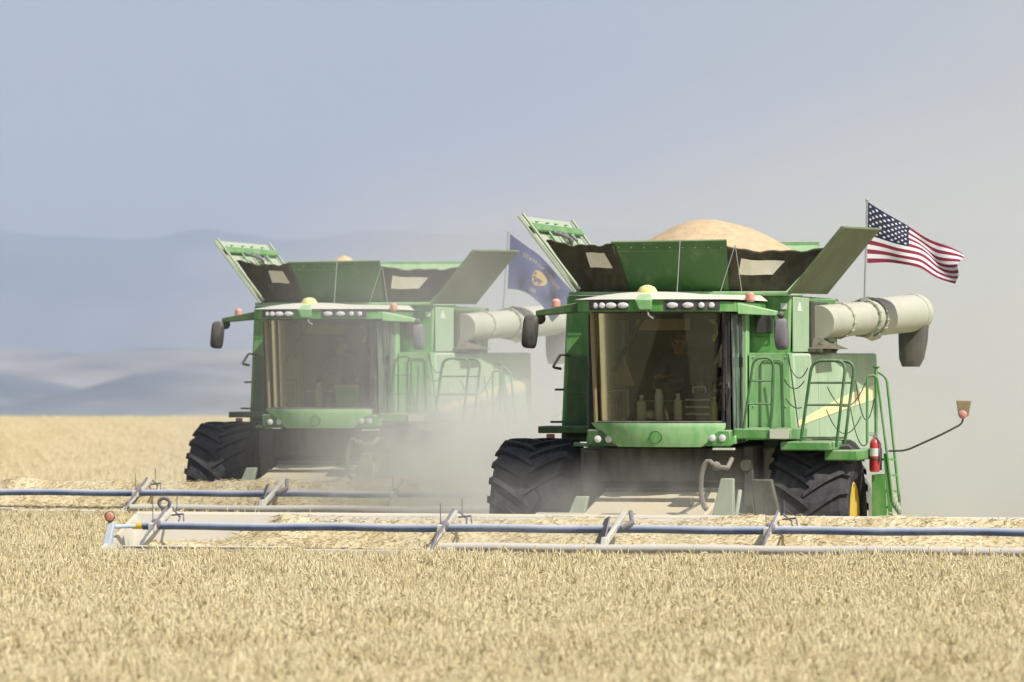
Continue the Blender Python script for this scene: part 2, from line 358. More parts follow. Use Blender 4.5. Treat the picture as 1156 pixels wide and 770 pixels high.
def wheat_patch(k, size=0.6, n=270):
    r = random.Random(100 + k); v = []; f = []; tint = []
    for _ in range(n):
        x, y = (r.random()-.5)*size, (r.random()-.5)*size
        h = r.gauss(0.65, 0.05); la = r.random()*6.28; lean = abs(r.gauss(0.07, 0.06))
        tx, ty = x + math.cos(la)*lean, y + math.sin(la)*lean
        tn = min(1, max(0, r.gauss(0.58, 0.14)))
        if r.random() < 0.05: tn = 0.05
        # stalk
        b = len(v); sr = 0.0028
        for (cx, cy, cz) in ((x, y, 0.0), (tx, ty, h)):
            for q in range(3):
                a = q*2.094; v.append((cx+math.cos(a)*sr, cy+math.sin(a)*sr, cz)); tint.append(tn*0.85)
        f += [(b+q, b+(q+1) % 3, b+3+(q+1) % 3, b+3+q) for q in range(3)]
        # ear: bent spindle
        nod = min(2.6, abs(r.gauss(0.75, 0.75))); ln = r.uniform(0.065, 0.10); er = r.uniform(0.0070, 0.0105)
        pos = Vector((tx, ty, h)); rings = 5; b = len(v)
        for i in range(rings):
            t = i/(rings-1); ang = nod*(0.45+0.6*t); d = Vector((math.cos(la)*math.sin(ang), math.sin(la)*math.sin(ang), math.cos(ang)))
            if i: pos = pos + d*ln/(rings-1)
            u = d.orthogonal().normalized(); w_ = d.cross(u); rr = er*(0.55, 1.0, 1.05, 0.8, 0.25)[i]
            for q in range(5):
                a = q*1.2566; v.append(tuple(pos + (u*math.cos(a)+w_*math.sin(a))*rr)); tint.append(min(1, tn + (0.12 if (q+i) % 2 else -0.12)))
        for i in range(rings-1):
            f += [(b+i*5+q, b+i*5+(q+1) % 5, b+(i+1)*5+(q+1) % 5, b+(i+1)*5+q) for q in range(5)]
        # awns
        for q in range(4):
            a = r.random()*6.28; b = len(v); base = pos - d*ln*r.uniform(0.1, 0.7); sp = (u*math.cos(a)+w_*math.sin(a))
            tip = base + d*0.055 + sp*0.022; sd_ = d.cross(sp)*0.0012
            v += [tuple(base+sd_), tuple(base-sd_), tuple(tip)]; tint += [min(1, tn+.1)]*3; f.append((b, b+1, b+2))
        # leaf
        if r.random() < 0.45:
            a = r.random()*6.28; z0 = h*r.uniform(0.55, 0.9); b = len(v); dx, dy = math.cos(a), math.sin(a); wl = 0.006
            for (q, zz, s_) in ((0, z0, 1), (0.05, z0+0.05, 1), (0.12, z0+0.02, .6), (0.17, z0-0.06, .15)):
                v += [(x+dx*q-dy*wl*s_, y+dy*q+dx*wl*s_, zz), (x+dx*q+dy*wl*s_, y+dy*q-dx*wl*s_, zz)]; tint += [tn*0.8]*2
            f += [(b+2*q, b+2*q+1, b+2*q+3, b+2*q+2) for q in range(3)]
    return mesh_tinted('wheat_patch', v, f, tint, WM)

def stubble_patch(k, size=1.0, n=170):
    r = random.Random(500 + k); v = []; f = []; tint = []
    for _ in range(n):
        row = round((r.random()-.5)*size/0.19)*0.19; x, y = row + r.gauss(0, .012), (r.random()-.5)*size
        h = r.uniform(0.14, 0.30); a = r.random()*6.28; l = r.uniform(0, .06); tn = r.random(); b = len(v)
        lying = r.random() < 0.3
        if lying: p0 = Vector((x, y, 0.02)); p1 = p0 + Vector((math.cos(a)*h*1.3, math.sin(a)*h*1.3, r.uniform(0, .12)))
        else: p0 = Vector((x, y, 0)); p1 = Vector((x+math.cos(a)*l, y+math.sin(a)*l, h))
        for p in (p0, p1):
            for q in range(3):
                g = q*2.094; v.append((p.x+math.cos(g)*.004, p.y+math.sin(g)*.004, p.z + (0.004*math.sin(g) if lying else 0))); tint.append(tn)
        f += [(b+q, b+(q+1) % 3, b+3+(q+1) % 3, b+3+q) for q in range(3)]
    return mesh_tinted('stubble_patch', v, f, tint, SM)

def scatter(name, pts, metas, smin, smax, rot, label, cat):
    src = bpy.data.collections.new(name + '_source')
    for me in metas:
        o = bpy.data.objects.new(me.name, me); src.objects.link(o)
    me = bpy.data.meshes.new(name); me.from_pydata(pts, [], [])
    o = bpy.data.objects.new(name, me); col.objects.link(o); tag(o, label, cat, kind='stuff')
    g = bpy.data.node_groups.new(name, 'GeometryNodeTree')
    g.interface.new_socket('Geometry', in_out='INPUT', socket_type='NodeSocketGeometry')
    g.interface.new_socket('Geometry', in_out='OUTPUT', socket_type='NodeSocketGeometry')
    gi = g.nodes.new('NodeGroupInput'); go = g.nodes.new('NodeGroupOutput')
    ci = g.nodes.new('GeometryNodeCollectionInfo'); ci.inputs['Collection'].default_value = src
    ci.inputs['Separate Children'].default_value = True; ci.inputs['Reset Children'].default_value = True
    ip = g.nodes.new('GeometryNodeInstanceOnPoints'); ip.inputs['Pick Instance'].default_value = True
    rv = g.nodes.new('FunctionNodeRandomValue'); rv.data_type = 'FLOAT_VECTOR'
    rv.inputs[0].default_value = (-0.03, -0.03, rot[0]); rv.inputs[1].default_value = (0.03, 0.03, rot[1])
    rs = g.nodes.new('FunctionNodeRandomValue'); rs.data_type = 'FLOAT'
    [i for i in rs.inputs if i.name == 'Min' and i.enabled][0].default_value = smin
    [i for i in rs.inputs if i.name == 'Max' and i.enabled][0].default_value = smax
    rs.inputs['Seed'].default_value = 5
    g.links.new(gi.outputs[0], ip.inputs['Points']); g.links.new(ci.outputs[0], ip.inputs['Instance'])
    g.links.new(rv.outputs[0], ip.inputs['Rotation']); g.links.new([i for i in rs.outputs if i.enabled][0], ip.inputs['Scale'])
    g.links.new(ip.outputs[0], go.inputs[0])
    md = o.modifiers.new('scatter', 'NODES'); md.node_group = g
    return o

def loc_of(O, x, y):
    dx, dy = x - O.x, y - O.y; return dx*CA - dy*SA, dx*SA + dy*CA
FRONT = -4.78
def uncut(x, y):
    l1x, l1y = loc_of(O1, x, y); l2x, l2y = loc_of(O2, x, y)
    if l1x > -6.5: return l1y < FRONT
    if l2x > -6.6: return l2y < FRONT
    return l2x < -7.0 and y < 77
pts = []
y = 30.0
while y < 79:
    half = y * 0.115 + 2.5; x = -half - 1.5
    while x < half:
        jx, jy = x + rnd.uniform(-.13, .13), y + rnd.uniform(-.13, .13)
        if uncut(jx, jy): pts.append((jx, jy, 0.035*mnoise.noise(Vector((jx*0.5, jy*0.5, 0))) + 0.01*mnoise.noise(Vector((jx*2, jy*2, 0)))))
        x += 0.42
    y += 0.42
scatter('standing_wheat', pts, [wheat_patch(k) for k in range(9)], 0.89, 1.0, (0, 6.28), 'ripe golden wheat standing uncut in front of both headers', 'wheat')
pts = []
y = 58.0
while y < 262:
    half = y*0.115 + 3; x = -half; st = 0.85 if y < 95 else 0.98
    while x < half + 4:
        if not uncut(x, y): pts.append((x + rnd.uniform(-.1, .1), y + rnd.uniform(-.1, .1), -0.0007*max(0, y-90)))
        x += st
    y += st
scatter('wheat_stubble', pts, [stubble_patch(k) for k in range(6)], 0.9, 1.15, (-YAW-.1, -YAW+.1), 'pale cut stubble covering the field behind the harvesters', 'stubble')

# ------------------------------------------------------------------ the combine harvester (built in its own frame: +x = photo right, -y = forward)
def arcx(x0, x1, yc, ye, n=12):
    """plan curve across the cab: yc in the middle, ye at the ends"""
    xm = (x0+x1)/2; hw = (x1-x0)/2
    return [(x0 + (x1-x0)*i/n, yc + (ye-yc)*abs((x0+(x1-x0)*i/n - xm)/hw)**2.4) for i in range(n+1)]

def make_wheel(root, x, y, r, wd, rimr, side, lugs=22, dual=False):
    hub = MB()
    hub.lathe([(-0.02, 0.0), (-0.02, 0.16), (0.10, 0.16), (0.14, 0.10), (0.14, 0.0)][1:-1], (x + side*wd*0.18, y, r), 'x', 20)
    for k in range(8):
        a = k*math.pi/4; hub.lathe([(0.0, 0.022), (side*0.17, 0.022)], (x + side*wd*0.18, y + math.cos(a)*0.12, r + math.sin(a)*0.12), 'x', 6)
    wh = hub.build('wheel', M['yellow'], root)
    t = MB(); h = wd/2
    t.lathe([(-h*0.80, rimr), (-h*0.93, rimr+0.06), (-h, (rimr+r)/2), (-h*0.95, r-0.16), (-h*0.80, r-0.075), (-h*0.4, r-0.055), (0, r-0.05), (h*0.4, r-0.055),
             (h*0.80, r-0.075), (h*0.95, r-0.16), (h, (rimr+r)/2), (h*0.93, rimr+0.06), (h*0.80, rimr)], (x, y, r), 'x', 64)
    # chevron lugs: curved bars from the shoulder to just past the centre line
    for k in range(lugs):
        for sgn in (-1, 1):
            a0 = 2*math.pi*(k + (0.5 if sgn > 0 else 0))/lugs
            ring = []
            st = 7
            for i in range(st+1):
                u = i/st                                          # 0 centre .. 1 shoulder
                xx = sgn*h*(-0.06 + 1.06*u); ang = a0 - 0.38*(1-u)**1.15 * -1
                rt = r - 0.012*u*u if u < 0.85 else r - 0.012 - 0.10*((u-0.85)/0.15)
                rb = r - 0.13
                hw = 0.030 + 0.012*u; da = hw/r
                ring.append([(xx, ang-da*1.3, rb), (xx, ang-da, rt), (xx, ang+da, rt), (xx, ang+da*1.3, rb)])
            vs_ = [(x+p[0], y+math.cos(p[1])*p[2], r+math.sin(p[1])*p[2]) for rg in ring for p in rg]
            fs = [(i*4+q, i*4+q+1, i*4+q+5, i*4+q+4) for i in range(st) for q in range(3)] + [(0, 1, 2, 3), (st*4+3, st*4+2, st*4+1, st*4)]
            t.add(vs_, fs)
    t.build('tyre', M['rubber'], wh, smooth=32)
    rm = MB()
    rm.lathe([(side*h*0.86, rimr+0.02), (side*h*0.90, rimr-0.01), (side*h*0.86, rimr-0.04), (side*h*0.55, rimr-0.07), (side*h*0.36, rimr*0.55), (side*h*0.34, 0.14), (side*h*0.30, 0.02)], (x, y, r), 'x', 48)
    for k in range(8):
        a = k*math.pi/4 + .2
        c0 = Vector((x+side*h*0.40, y+math.cos(a)*rimr*0.5, r+math.sin(a)*rimr*0.5)); c1 = Vector((x+side*h*0.66, y+math.cos(a)*(rimr-.06), r+math.sin(a)*(rimr-.06)))
        rm.tube([c0, c1], 0.035, 8)
    rm.build('rim', M['yellow'], wh)
    return wh

def make_combine():
    root = empty('combine_harvester', O1, -YAW)
    P = lambda mb, name, m, parent=root, **k: mb.build(name, m, parent, **k)
    # --- chassis and body
    b = MB(); b.box(-1.05, 1.0, 0.35, 6.3, 0.75, 1.95); b.box(-1.25, 1.25, -0.12, 0.12, 0.85, 1.2)
    b.box(-0.55, 0.55, 5.4, 6.9, 0.9, 1.3)
    P(b, 'chassis', M['chassis'], bevel=0.02)
    b = MB()
    b.hexa([(-1.68, 0.62, 1.98), (1.30, 0.62, 1.98), (1.30, 4.6, 1.98), (-1.68, 4.6, 1.98)], [(-1.60, 0.62, 3.88), (1.36, 0.62, 3.88), (1.36, 4.6, 3.88), (-1.60, 4.6, 3.88)])
    
    body = P(b, 'grain_tank', M['green'], bevel=0.03)
    b = MB(); b.box(1.363, 1.385, 0.66, 1.9, 3.15, 3.86); P(b, 'tank_side_panel', M['green_pale'], bevel=0.008)
    # side panel module on photo-right: tall dusty panels to the rear
    b = MB(); b.hexa([(0.86, 0.30, 2.02), (1.41, 0.30, 2.02), (1.41, 0.56, 2.02), (0.86, 0.56, 2.02)], [(0.86, 0.30, 3.135), (1.385, 0.30, 3.135), (1.385, 0.56, 3.135), (0.86, 0.56, 3.135)])
    for z in (2.12, 2.45, 2.8, 3.08):
        for x in (.92, 1.34): b.ball((x, .297, z), .012, 6)
    P(b, 'service_cabinet', M['green_lt'], bevel=0.012)
    # inset outline of the cabinet door
    b = MB(); z0, z1 = 2.16, 3.04
    b.tube(rounded([(1.02, 0.285, z0), (1.32, 0.285, z0), (1.30, 0.285, z1), (1.02, 0.285, z1), (1.02, 0.285, z0+0.02)], 0.06), 0.007, 6)
    P(b, 'door_seam', M['green_deep'])
    b = MB(); b.hexa([(1.0, 0.565, 1.9), (1.44, 0.565, 1.9), (1.54, 7.2, 1.75), (1.0, 7.2, 1.75)], [(1.0, 0.565, 3.13), (1.40, 0.565, 3.13), (1.50, 7.2, 3.14), (1.0, 7.2, 3.14)])
    P(b, 'side_shield', M['green_pale'], bevel=0.03)
    xs = lambda y, z: 1.40 + .015*(y-.565) + .04*(3.13-z)/1.25
    for yy in (2.3, 4.5):
        b = MB(); b.hexa([(xs(yy, 1.95)-.03, yy, 1.95), (xs(yy, 1.95)+.004, yy, 1.95), (xs(yy, 1.95)+.004, yy+.02, 1.95), (xs(yy, 1.95)-.03, yy+.02, 1.95)], [(xs(yy, 3.08)-.03, yy, 3.08), (xs(yy, 3.08)+.004, yy, 3.08), (xs(yy, 3.08)+.004, yy+.02, 3.08), (xs(yy, 3.08)-.03, yy+.02, 3.08)]); P(b, 'panel_seam', M['gusset'])
    # yellow sweep along the side
    b = MB(); pts_ = [(0.7, 2.19, 2.25), (2.2, 2.27, 2.38), (3.6, 2.34, 2.50), (5.2, 2.42, 2.61), (6.9, 2.49, 2.70)]
    for (a, c) in zip(pts_[:-1], pts_[1:]):
        b.hexa([(xs(*a[:2])-.05, a[0], a[1]), (xs(*a[:2])+.010, a[0], a[1]), (xs(*c[:2])+.010, c[0], c[1]), (xs(*c[:2])-.05, c[0], c[1])],
               [(xs(a[0], a[2])-.05, a[0], a[2]), (xs(a[0], a[2])+.010, a[0], a[2]), (xs(c[0], c[2])+.010, c[0], c[2]), (xs(c[0], c[2])-.05, c[0], c[2])])
    P(b, 'yellow_stripe', M['stripe'])
    b = MB(); b.hexa([(-1.0, 2.2, 1.35), (-1.62, 2.2, 1.35), (-1.62, 7.2, 1.7), (-1.0, 7.2, 1.7)][::-1], [(-1.0, 2.2, 3.1), (-1.52, 2.2, 3.1), (-1.50, 7.2, 2.9), (-1.0, 7.2, 2.9)][::-1])
    s2 = P(b, 'side_shield', M['green'], bevel=0.03)
    b = MB(); b.box(-0.98, 0.98, 4.65, 7.0, 1.97, 3.12); b.hexa([(-.95, 7.0, 1.4), (.95, 7.0, 1.4), (.95, 7.9, 1.3), (-.95, 7.9, 1.3)], [(-.95, 7.0, 3.0), (.95, 7.0, 3.0), (.95, 7.7, 2.6), (-.95, 7.7, 2.6)])
    P(b, 'engine_hood', M['green'], bevel=0.04)
    # left (photo) side of the front wall: door, ledge, handle, pegs
    b = MB(); b.slab([(-1.61, 0.60, 2.05), (-0.98, 0.60, 2.05), (-0.98, 0.60, 3.10), (-1.575, 0.60, 3.10)], 0.03)
    P(b, 'front_shield', M['green_deep'], bevel=0.012)  # shade on this wall painted in with the deeper green
    b = MB()
    b.tube(rounded([(-1.30, 0.545, 2.1), (-1.30, 0.545, 2.85), (-1.05, 0.545, 2.92)], 0.12), 0.012, 8)
    P(b, 'grab_rail', M['rail'])
    b = MB(); b.tube(rounded([(-1.55, 0.58, 3.10), (-1.66, 0.52, 3.12), (-1.76, 0.50, 2.95), (-1.66, 0.56, 2.93)], 0.03), 0.018, 8)
    P(b, 'handle', M['black'])
    for pp in (((-1.62, .55, 2.66), (-1.74, .55, 2.66)), ((-1.64, .55, 2.24), (-1.80, .55, 2.24)), ((-1.20, .56, 2.62), (-1.16, .50, 2.62))):
        b = MB(); b.tube(pp, .014, 8); P(b, 'latch_peg', M['black'])
    b = MB(); b.box(-1.86, -0.86, 0.05, 0.64, 2.10, 2.19)
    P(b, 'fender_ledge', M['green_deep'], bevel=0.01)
    b = MB(); b.box(-1.76, -1.66, 0.10, 0.16, 1.97, 2.09)
    P(b, 'side_reflector', M['orange'], bevel=0.008)
    b = MB(); b.tube([(-1.35, -0.1, 1.97), (-1.1, -.15, 1.94)], 0.022, 8); b.box(-1.32, -0.95, -0.3, -0.05, 1.94, 1.975)
    P(b, 'fender_bracket', M['green_lt'])
    # --- tank top: flaps and canvas corners
    b = MB()
    lf = [(-1.42, 0.35, 3.93), (-2.17, 0.30, 4.92), (-2.17, 3.55, 4.92), (-1.42, 3.5, 3.93)]
    b.slab(lf, 0.025)
    for t in (0.02, 0.98): 
        a = Vector(lf[0]).lerp(Vector(lf[3]), t); c = Vector(lf[1]).lerp(Vector(lf[2]), t); b.tube([a + Vector((.04, 0, .03)), c + Vector((.04, 0, .03))], 0.022, 6)
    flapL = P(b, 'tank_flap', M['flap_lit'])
    b = MB()
    def lfp(u, v, o=0.05): p = Vector(lf[0]).lerp(Vector(lf[1]), u).lerp(Vector(lf[3]).lerp(Vector(lf[2]), u), v); return p + Vector((.8*o, 0, .6*o))
    for u in (0.80, 0.825, 0.85): b.tube([lfp(u, .03), lfp(u, .97)], 0.03, 6)
    for v in (0.28, .5, 0.74): b.tube([lfp(.1, v), lfp(.80, v)], 0.02, 6)
    for v in (.25, .45, .62, .82): b.ball(lfp(.93, v, .02), .022, 8, (1.5, 1.5, .5))
    b.box(0, 0.001, 0, 0.001, 4.3, 4.301) if False else None
    P(b, 'flap_rib', M['green'], flapL)
    b = MB(); p = lfp(.72, .38, .1); b.tube([lfp(.76, .3, .08), p, lfp(.66, .45, .13), lfp(.62, .55, .06)], 0.022, 8); b.tube([lfp(.76, .5, .08), lfp(.62, .5, .12)], 0.028, 8); b.tube([lfp(.74, .64, .08), lfp(.64, .60, .12)], 0.018, 8); b.box(-1.62, -1.52, 2.0, 2.2, 4.30, 4.40)
    P(b, 'flap_latch', M['black_dusty_lit'], flapL)
    b = MB()
    rf = [T(884, 330, 0.45), T(951, 255, 0.35), T(1005, 255, 3.55), T(927, 330, 3.5)]
    rf = [Vector((1.36, .45, 3.90)), Vector((2.07, .35, 4.74)), Vector((2.07, 3.65, 4.80)), Vector((1.36, 3.6, 3.93))]
    b.slab(rf, 0.03)
    b.tube([rf[0], rf[1]], 0.022, 6); b.tube([rf[1], rf[2]], 0.02, 6)
    flapR = P(b, 'tank_flap', M['olive']); flapR['label'] = 'green flap seen from underneath, painted in a shaded olive'
    b = MB(); b.slab([T(709, 330, .60), T(823, 331, .60), T(820, 273, .10), T(690, 275, .10)], -0.03)
    b.tube([T(690, 274, .10), T(820, 272, .10)], 0.022, 6)
    for k in range(9): b.ball(T(698 + k*14.5, 280, .09), .011, 6); b.ball(T(714 + k*12.6, 325, .56), .011, 6)
    b.tube([T(697, 284, .115), T(815, 283, .115)], .006, 4)
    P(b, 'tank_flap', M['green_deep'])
    b = MB(); b.slab([(-1.0, 3.7, 3.9), (1.0, 3.7, 3.9), (1.15, 4.25, 4.62), (-1.15, 4.25, 4.62)], 0.03)
    b.box(-1.15, 1.15, 4.20, 4.29, 4.60, 4.65)
    P(b, 'tank_flap', M['green_lt'])
    # canvas corners: sagging sheets between the flaps
    def canvas(A, B, C, D, sag, n=10, m=8):
        c = MB(); A, B, C, D = map(Vector, (A, B, C, D)); vv = []
        for j in range(m+1):
            for i in range(n+1):
                u, v = i/n, j/m
                p = A.lerp(B, u).lerp(D.lerp(C, u), v)
                s_ = math.sin(math.pi*u)*(0.25+0.75*v)*sag
                p += Vector((0, s_*0.8, -s_*0.35*v)) + Vector((0, 0.02*math.sin(9*u+3*v), 0.012*math.sin(14*u)*v))
                vv.append(tuple(p))
        fs = [(j*(n+1)+i, j*(n+1)+i+1, (j+1)*(n+1)+i+1, (j+1)*(n+1)+i) for j in range(m) for i in range(n)]
        nv = len(vv); vv += [(p[0], p[1]+.012, p[2]) for p in vv]; fs += [tuple(q+nv for q in f_[::-1]) for f_ in fs]
        c.add(vv, fs); return c
    def at_canvas(A, B, C, D, sag, u, v, off=-.02):
        A, B, C, D = map(Vector, (A, B, C, D)); p = A.lerp(B, u).lerp(D.lerp(C, u), v); s_ = math.sin(math.pi*u)*(0.25+0.75*v)*sag
        return p + Vector((0, s_*0.8 + off, -s_*0.35*v)) + Vector((0, 0.02*math.sin(9*u+3*v), 0.012*math.sin(14*u)*v))
    # photo-left corner: bottom hinge line to top edge
    cl = (T(655, 330, .58), T(711, 330, .57), T(694, 276, .11), T(617, 272, .42), .12)
    cr_ = (T(819, 331, .62), T(886, 330, .62), T(934, 281, .5), T(810, 279, .16), .14)
    for k, c4 in enumerate((cl, cr_)):
        cv = P(canvas(*c4), 'corner_canvas', M['canvas'], smooth=60)
        wn = MB(); us = ((.46, .52), (.84, .52), (.80, .86), (.50, .84)) if k == 0 else ((.20, .42), (.62, .42), (.66, .76), (.22, .80))
        grid = []
        for j in range(6):
            for i in range(6):
                a, c = i/5, j/5
                u = (us[0][0]*(1-a)+us[1][0]*a)*(1-c) + (us[3][0]*(1-a)+us[2][0]*a)*c; v = (us[0][1]*(1-a)+us[1][1]*a)*(1-c) + (us[3][1]*(1-a)+us[2][1]*a)*c
                grid.append(tuple(at_canvas(*c4, u, v)))
        nv = len(grid); grid += [(p[0], p[1]+.01, p[2]) for p in grid]
        fs = [(j*6+i, j*6+i+1, (j+1)*6+i+1, (j+1)*6+i) for j in range(5) for i in range(5)]
        wn.add(grid, fs + [tuple(q+nv for q in f_[::-1]) for f_ in fs])
        P(wn, 'canvas_window', M['canvas_win_lit'], cv)
        hem = MB(); hem.tube([at_canvas(*c4, i/16, 1, 0) + Vector((0, 0, .01*math.sin(i*1.9))) for i in range(17)], .016, 6)
        P(hem, 'hem', M['canvas'], cv)
    # tank front top rail
    b = MB(); b.box(-1.55, 1.35, 0.50, 0.66, 3.885, 3.93)
    P(b, 'tank_rail', M['green_lt'], bevel=0.01)
    # --- cab
    cab = MB()
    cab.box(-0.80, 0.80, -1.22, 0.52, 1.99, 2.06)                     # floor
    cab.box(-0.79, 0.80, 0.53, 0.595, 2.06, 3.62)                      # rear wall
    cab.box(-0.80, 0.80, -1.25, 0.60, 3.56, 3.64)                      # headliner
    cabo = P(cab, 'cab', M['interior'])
    # windshield, curved in plan, leaning out at the top
    def sheet(xa, xb, yc, ye, z0, z1, lean, th=0.012, n=14, xin=0.0):
        m_ = MB(); lo = arcx(xa+xin, xb-xin, yc, ye, n); hi = arcx(xa, xb, yc-lean, ye-lean, n)
        vv = [(x, y, z0) for x, y in lo] + [(x, y, z1) for x, y in hi] + [(x, y+th, z0) for x, y in lo] + [(x, y+th, z1) for x, y in hi]
        k = n+1; fs = [(i, i+1, k+i+1, k+i) for i in range(n)] + [(2*k+i, 3*k+i, 3*k+i+1, 2*k+i+1) for i in range(n)]
        fs += [(i, 2*k+i, 2*k+i+1, i+1) for i in range(n)] + [(k+i, k+i+1, 3*k+i+1, 3*k+i) for i in range(n)] + [(0, k, 3*k, 2*k), (n, 2*k+n, 3*k+n, k+n)]
        m_.add(vv, fs); return m_
    P(sheet(-0.80, 0.80, -1.62, -1.36, 2.275, 3.64, 0.07, .008, xin=0.035), 'windshield', M['glass'], cabo, smooth=60)
    b = MB()
    lo = [(x, y, 2.262) for x, y in arcx(-0.80, 0.82, -1.63, -1.37)]; hi = [(x, y-.07, 3.65) for x, y in arcx(-0.84, 0.84, -1.63, -1.37)]
    b.tube(lo, 0.018, 6); b.tube(hi, 0.02, 6); b.tube([lo[-1], hi[-1]], 0.022, 8)
    P(b, 'windshield_seal', M['black'], cabo)
    b = MB(); b.tube([lo[0], hi[0]], 0.030, 8); b.box(-0.83, -0.80, -1.33, -1.23, 2.27, 3.6)
    b.tube([(lo[0][0]+.05, lo[0][1]+.05, 2.27), (lo[0][0]+.05, lo[0][1], 3.6)], .02, 6)
    P(b, 'corner_post', M['trim'], cabo)
    b = MB(); b.hexa([(0.86, -1.34, 2.0), (0.905, -1.34, 2.0), (0.905, -1.28, 2.0), (0.86, -1.28, 2.0)], [(0.85, -1.40, 3.64), (0.90, -1.40, 3.64), (0.90, -1.33, 3.64), (0.85, -1.33, 3.64)])
    b.tube([(0.87, -1.45, 2.72), (0.87, -1.47, 3.48)], 0.012, 8); b.tube([(0.90, -1.44, 2.45), (0.92, -1.50, 2.7), (0.90, -1.47, 2.76)], 0.02, 8); b.box(0.85, 0.88, -1.48, -1.44, 3.08, 3.16)
    b.tube([(.90, -.66, 3.62), (.92, -.68, 3.1), (.925, -.70, 2.7), (.92, -.68, 2.1)], .012, 8); b.box(.91, .95, -.74, -.66, 2.95, 3.08)
    P(b, 'wiper_post', M['black'], cabo)
    # side glass and rear posts
    for sx in (-1, 1):
        e = -0.92 if sx < 0 else 0.94
        eb = e - sx*.14
        b = MB(); b.hexa([(e, -1.30, 2.10), (e+sx*.008, -1.30, 2.10), (eb+sx*.008, 0.30, 2.10), (eb, 0.30, 2.10)], [(e-sx*.02, -1.36, 3.62), (e-sx*.012, -1.36, 3.62), (eb+sx*.008, 0.30, 3.62), (eb, 0.30, 3.62)])
        P(b, 'side_window', M['glass_side'], cabo)
        b = MB(); b.hexa([(eb-.04, 0.26, 2.0), (eb+.04, 0.26, 2.0), (eb+.03, .52, 2.0), (eb-.04, .52, 2.0)], [(eb-.04, 0.22, 3.64), (eb+.04, 0.22, 3.64), (eb+.03, .52, 3.64), (eb-.04, .52, 3.64)])
        b.hexa([(e-.025, -1.28, 1.99), (e+.025, -1.28, 1.99), (eb+.025, .25, 1.99), (eb-.025, .25, 1.99)], [(e-.025, -1.28, 2.095), (e+.025, -1.28, 2.095), (eb+.025, .25, 2.095), (eb-.025, .25, 2.095)])
        P(b, 'door_post', M['green_lt'], cabo, bevel=.01)
    b = MB(); b.tube([(.87, -.30, 2.1), (.865, -.32, 3.62)], .016, 8)
    P(b, 'door_frame', M['black'], cabo)
    # nose under the windshield
    n_ = MB(); top = arcx(-0.86, 0.86, -1.66, -1.40, 14); mid = arcx(-0.80, 0.86, -1.68, -1.42, 14); bot = arcx(-0.50, 0.56, -1.60, -1.48, 14)
    k = 15; vv = [(x, y, 2.255) for x, y in top] + [(x, y, 2.19) for x, y in mid] + [(x, y, 1.955) for x, y in bot]
    vv += [(x*0.98, -1.24, 2.255) for x, y in top] + [(x, -1.24, 1.955) for x, y in bot]
    fs = [(i, i+1, k+i+1, k+i) for i in range(14)] + [(k+i, k+i+1, 2*k+i+1, 2*k+i) for i in range(14)] + [(3*k+i, 3*k+i+1, i+1, i) for i in range(14)] + [(2*k+i, 2*k+i+1, 4*k+i+1, 4*k+i) for i in range(14)]
    fs += [(0, k, 2*k, 4*k, 3*k), (14, 3*k+14, 4*k+14, 2*k+14, k+14), tuple(range(3*k, 4*k)) + tuple(range(5*k-1, 4*k-1, -1))]
    n_.add(vv, fs); nose = P(n_, 'nose_panel', M['green_lt'], smooth=50)
    b = MB(); b.lathe([(0.0, .072), (-.015, .078), (-.03, .066)], (0.02, -1.66, 2.08), 'y', 24)
    emb = P(b, 'round_emblem', M['green'], nose)
    b = MB(); b.tube([(0.02+math.cos(a)*.076, -1.685, 2.08+math.sin(a)*.076) for a in [i*math.pi/12 for i in range(24)]], .008, 6, closed=True)
    P(b, 'rim_ring', M['green_deep'], emb)
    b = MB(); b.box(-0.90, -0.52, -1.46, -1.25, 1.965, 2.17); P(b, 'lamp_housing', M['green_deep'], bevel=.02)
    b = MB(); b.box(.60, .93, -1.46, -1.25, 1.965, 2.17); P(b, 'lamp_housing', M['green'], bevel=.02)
    for x in (-.76, -.62, .70, .83):
        b = MB(); b.lathe([(0, .045), (-.02, .045), (-.032, .02)], (x, -1.462, 2.07 if x > 0 else 2.05), 'y', 16)
        P(b, 'headlight', M['lens'] if x > 0 else M['offwhite'])
    b = MB(); b.box(.72, .98, -1.55, -1.40, 1.92, 1.945); P(b, 'step_plate', M['white_dust'])
    # roof
    def roofpoly(z0, z1, grow, yb=0.58, lip=0.0):
        f = arcx(-1.0-grow, 1.0+grow, -1.86-grow, -1.56-grow, 16)
        lo = [(x, y, z0) for x, y in f] + [(1.03+grow, yb, z0), (-1.03-grow, yb, z0)]
        hi = [(x*(1-lip*0.4), y+lip, z1 - (0.075 if lip else 0.03)*(abs(x)/1.0)**2) for x, y in f] + [((1.03+grow)*(1-lip*.4), yb, z1-.02), (-(1.03+grow)*(1-lip*.4), yb, z1-.02)]
        return MB().hexa(lo, hi)
    roof = P(roofpoly(3.652, 3.80, 0), 'roof', M['green'])
    P(roofpoly(3.802, 3.90, 0.035, lip=0.20), 'roof_cap', M['white_dust'], roof)
    # roof wings carrying mirrors
    b = MB(); b.hexa([(-1.0, -1.35, 3.655), (-1.0, -.9, 3.655), (-1.62, -.98, 3.60), (-1.62, -1.2, 3.60)], [(-1.0, -1.35, 3.78), (-1.0, -.9, 3.78), (-1.62, -.98, 3.67), (-1.62, -1.2, 3.67)])
    P(b, 'roof_wing', M['green_deep'], roof, bevel=.01)
    b = MB(); b.hexa([(1.0, -1.35, 3.62), (1.45, -1.15, 3.60), (1.45, -.95, 3.60), (1.0, -.9, 3.62)], [(1.0, -1.35, 3.76), (1.45, -1.15, 3.66), (1.45, -.95, 3.66), (1.0, -.9, 3.76)])
    P(b, 'roof_wing', M['green_lt'], roof, bevel=.01)
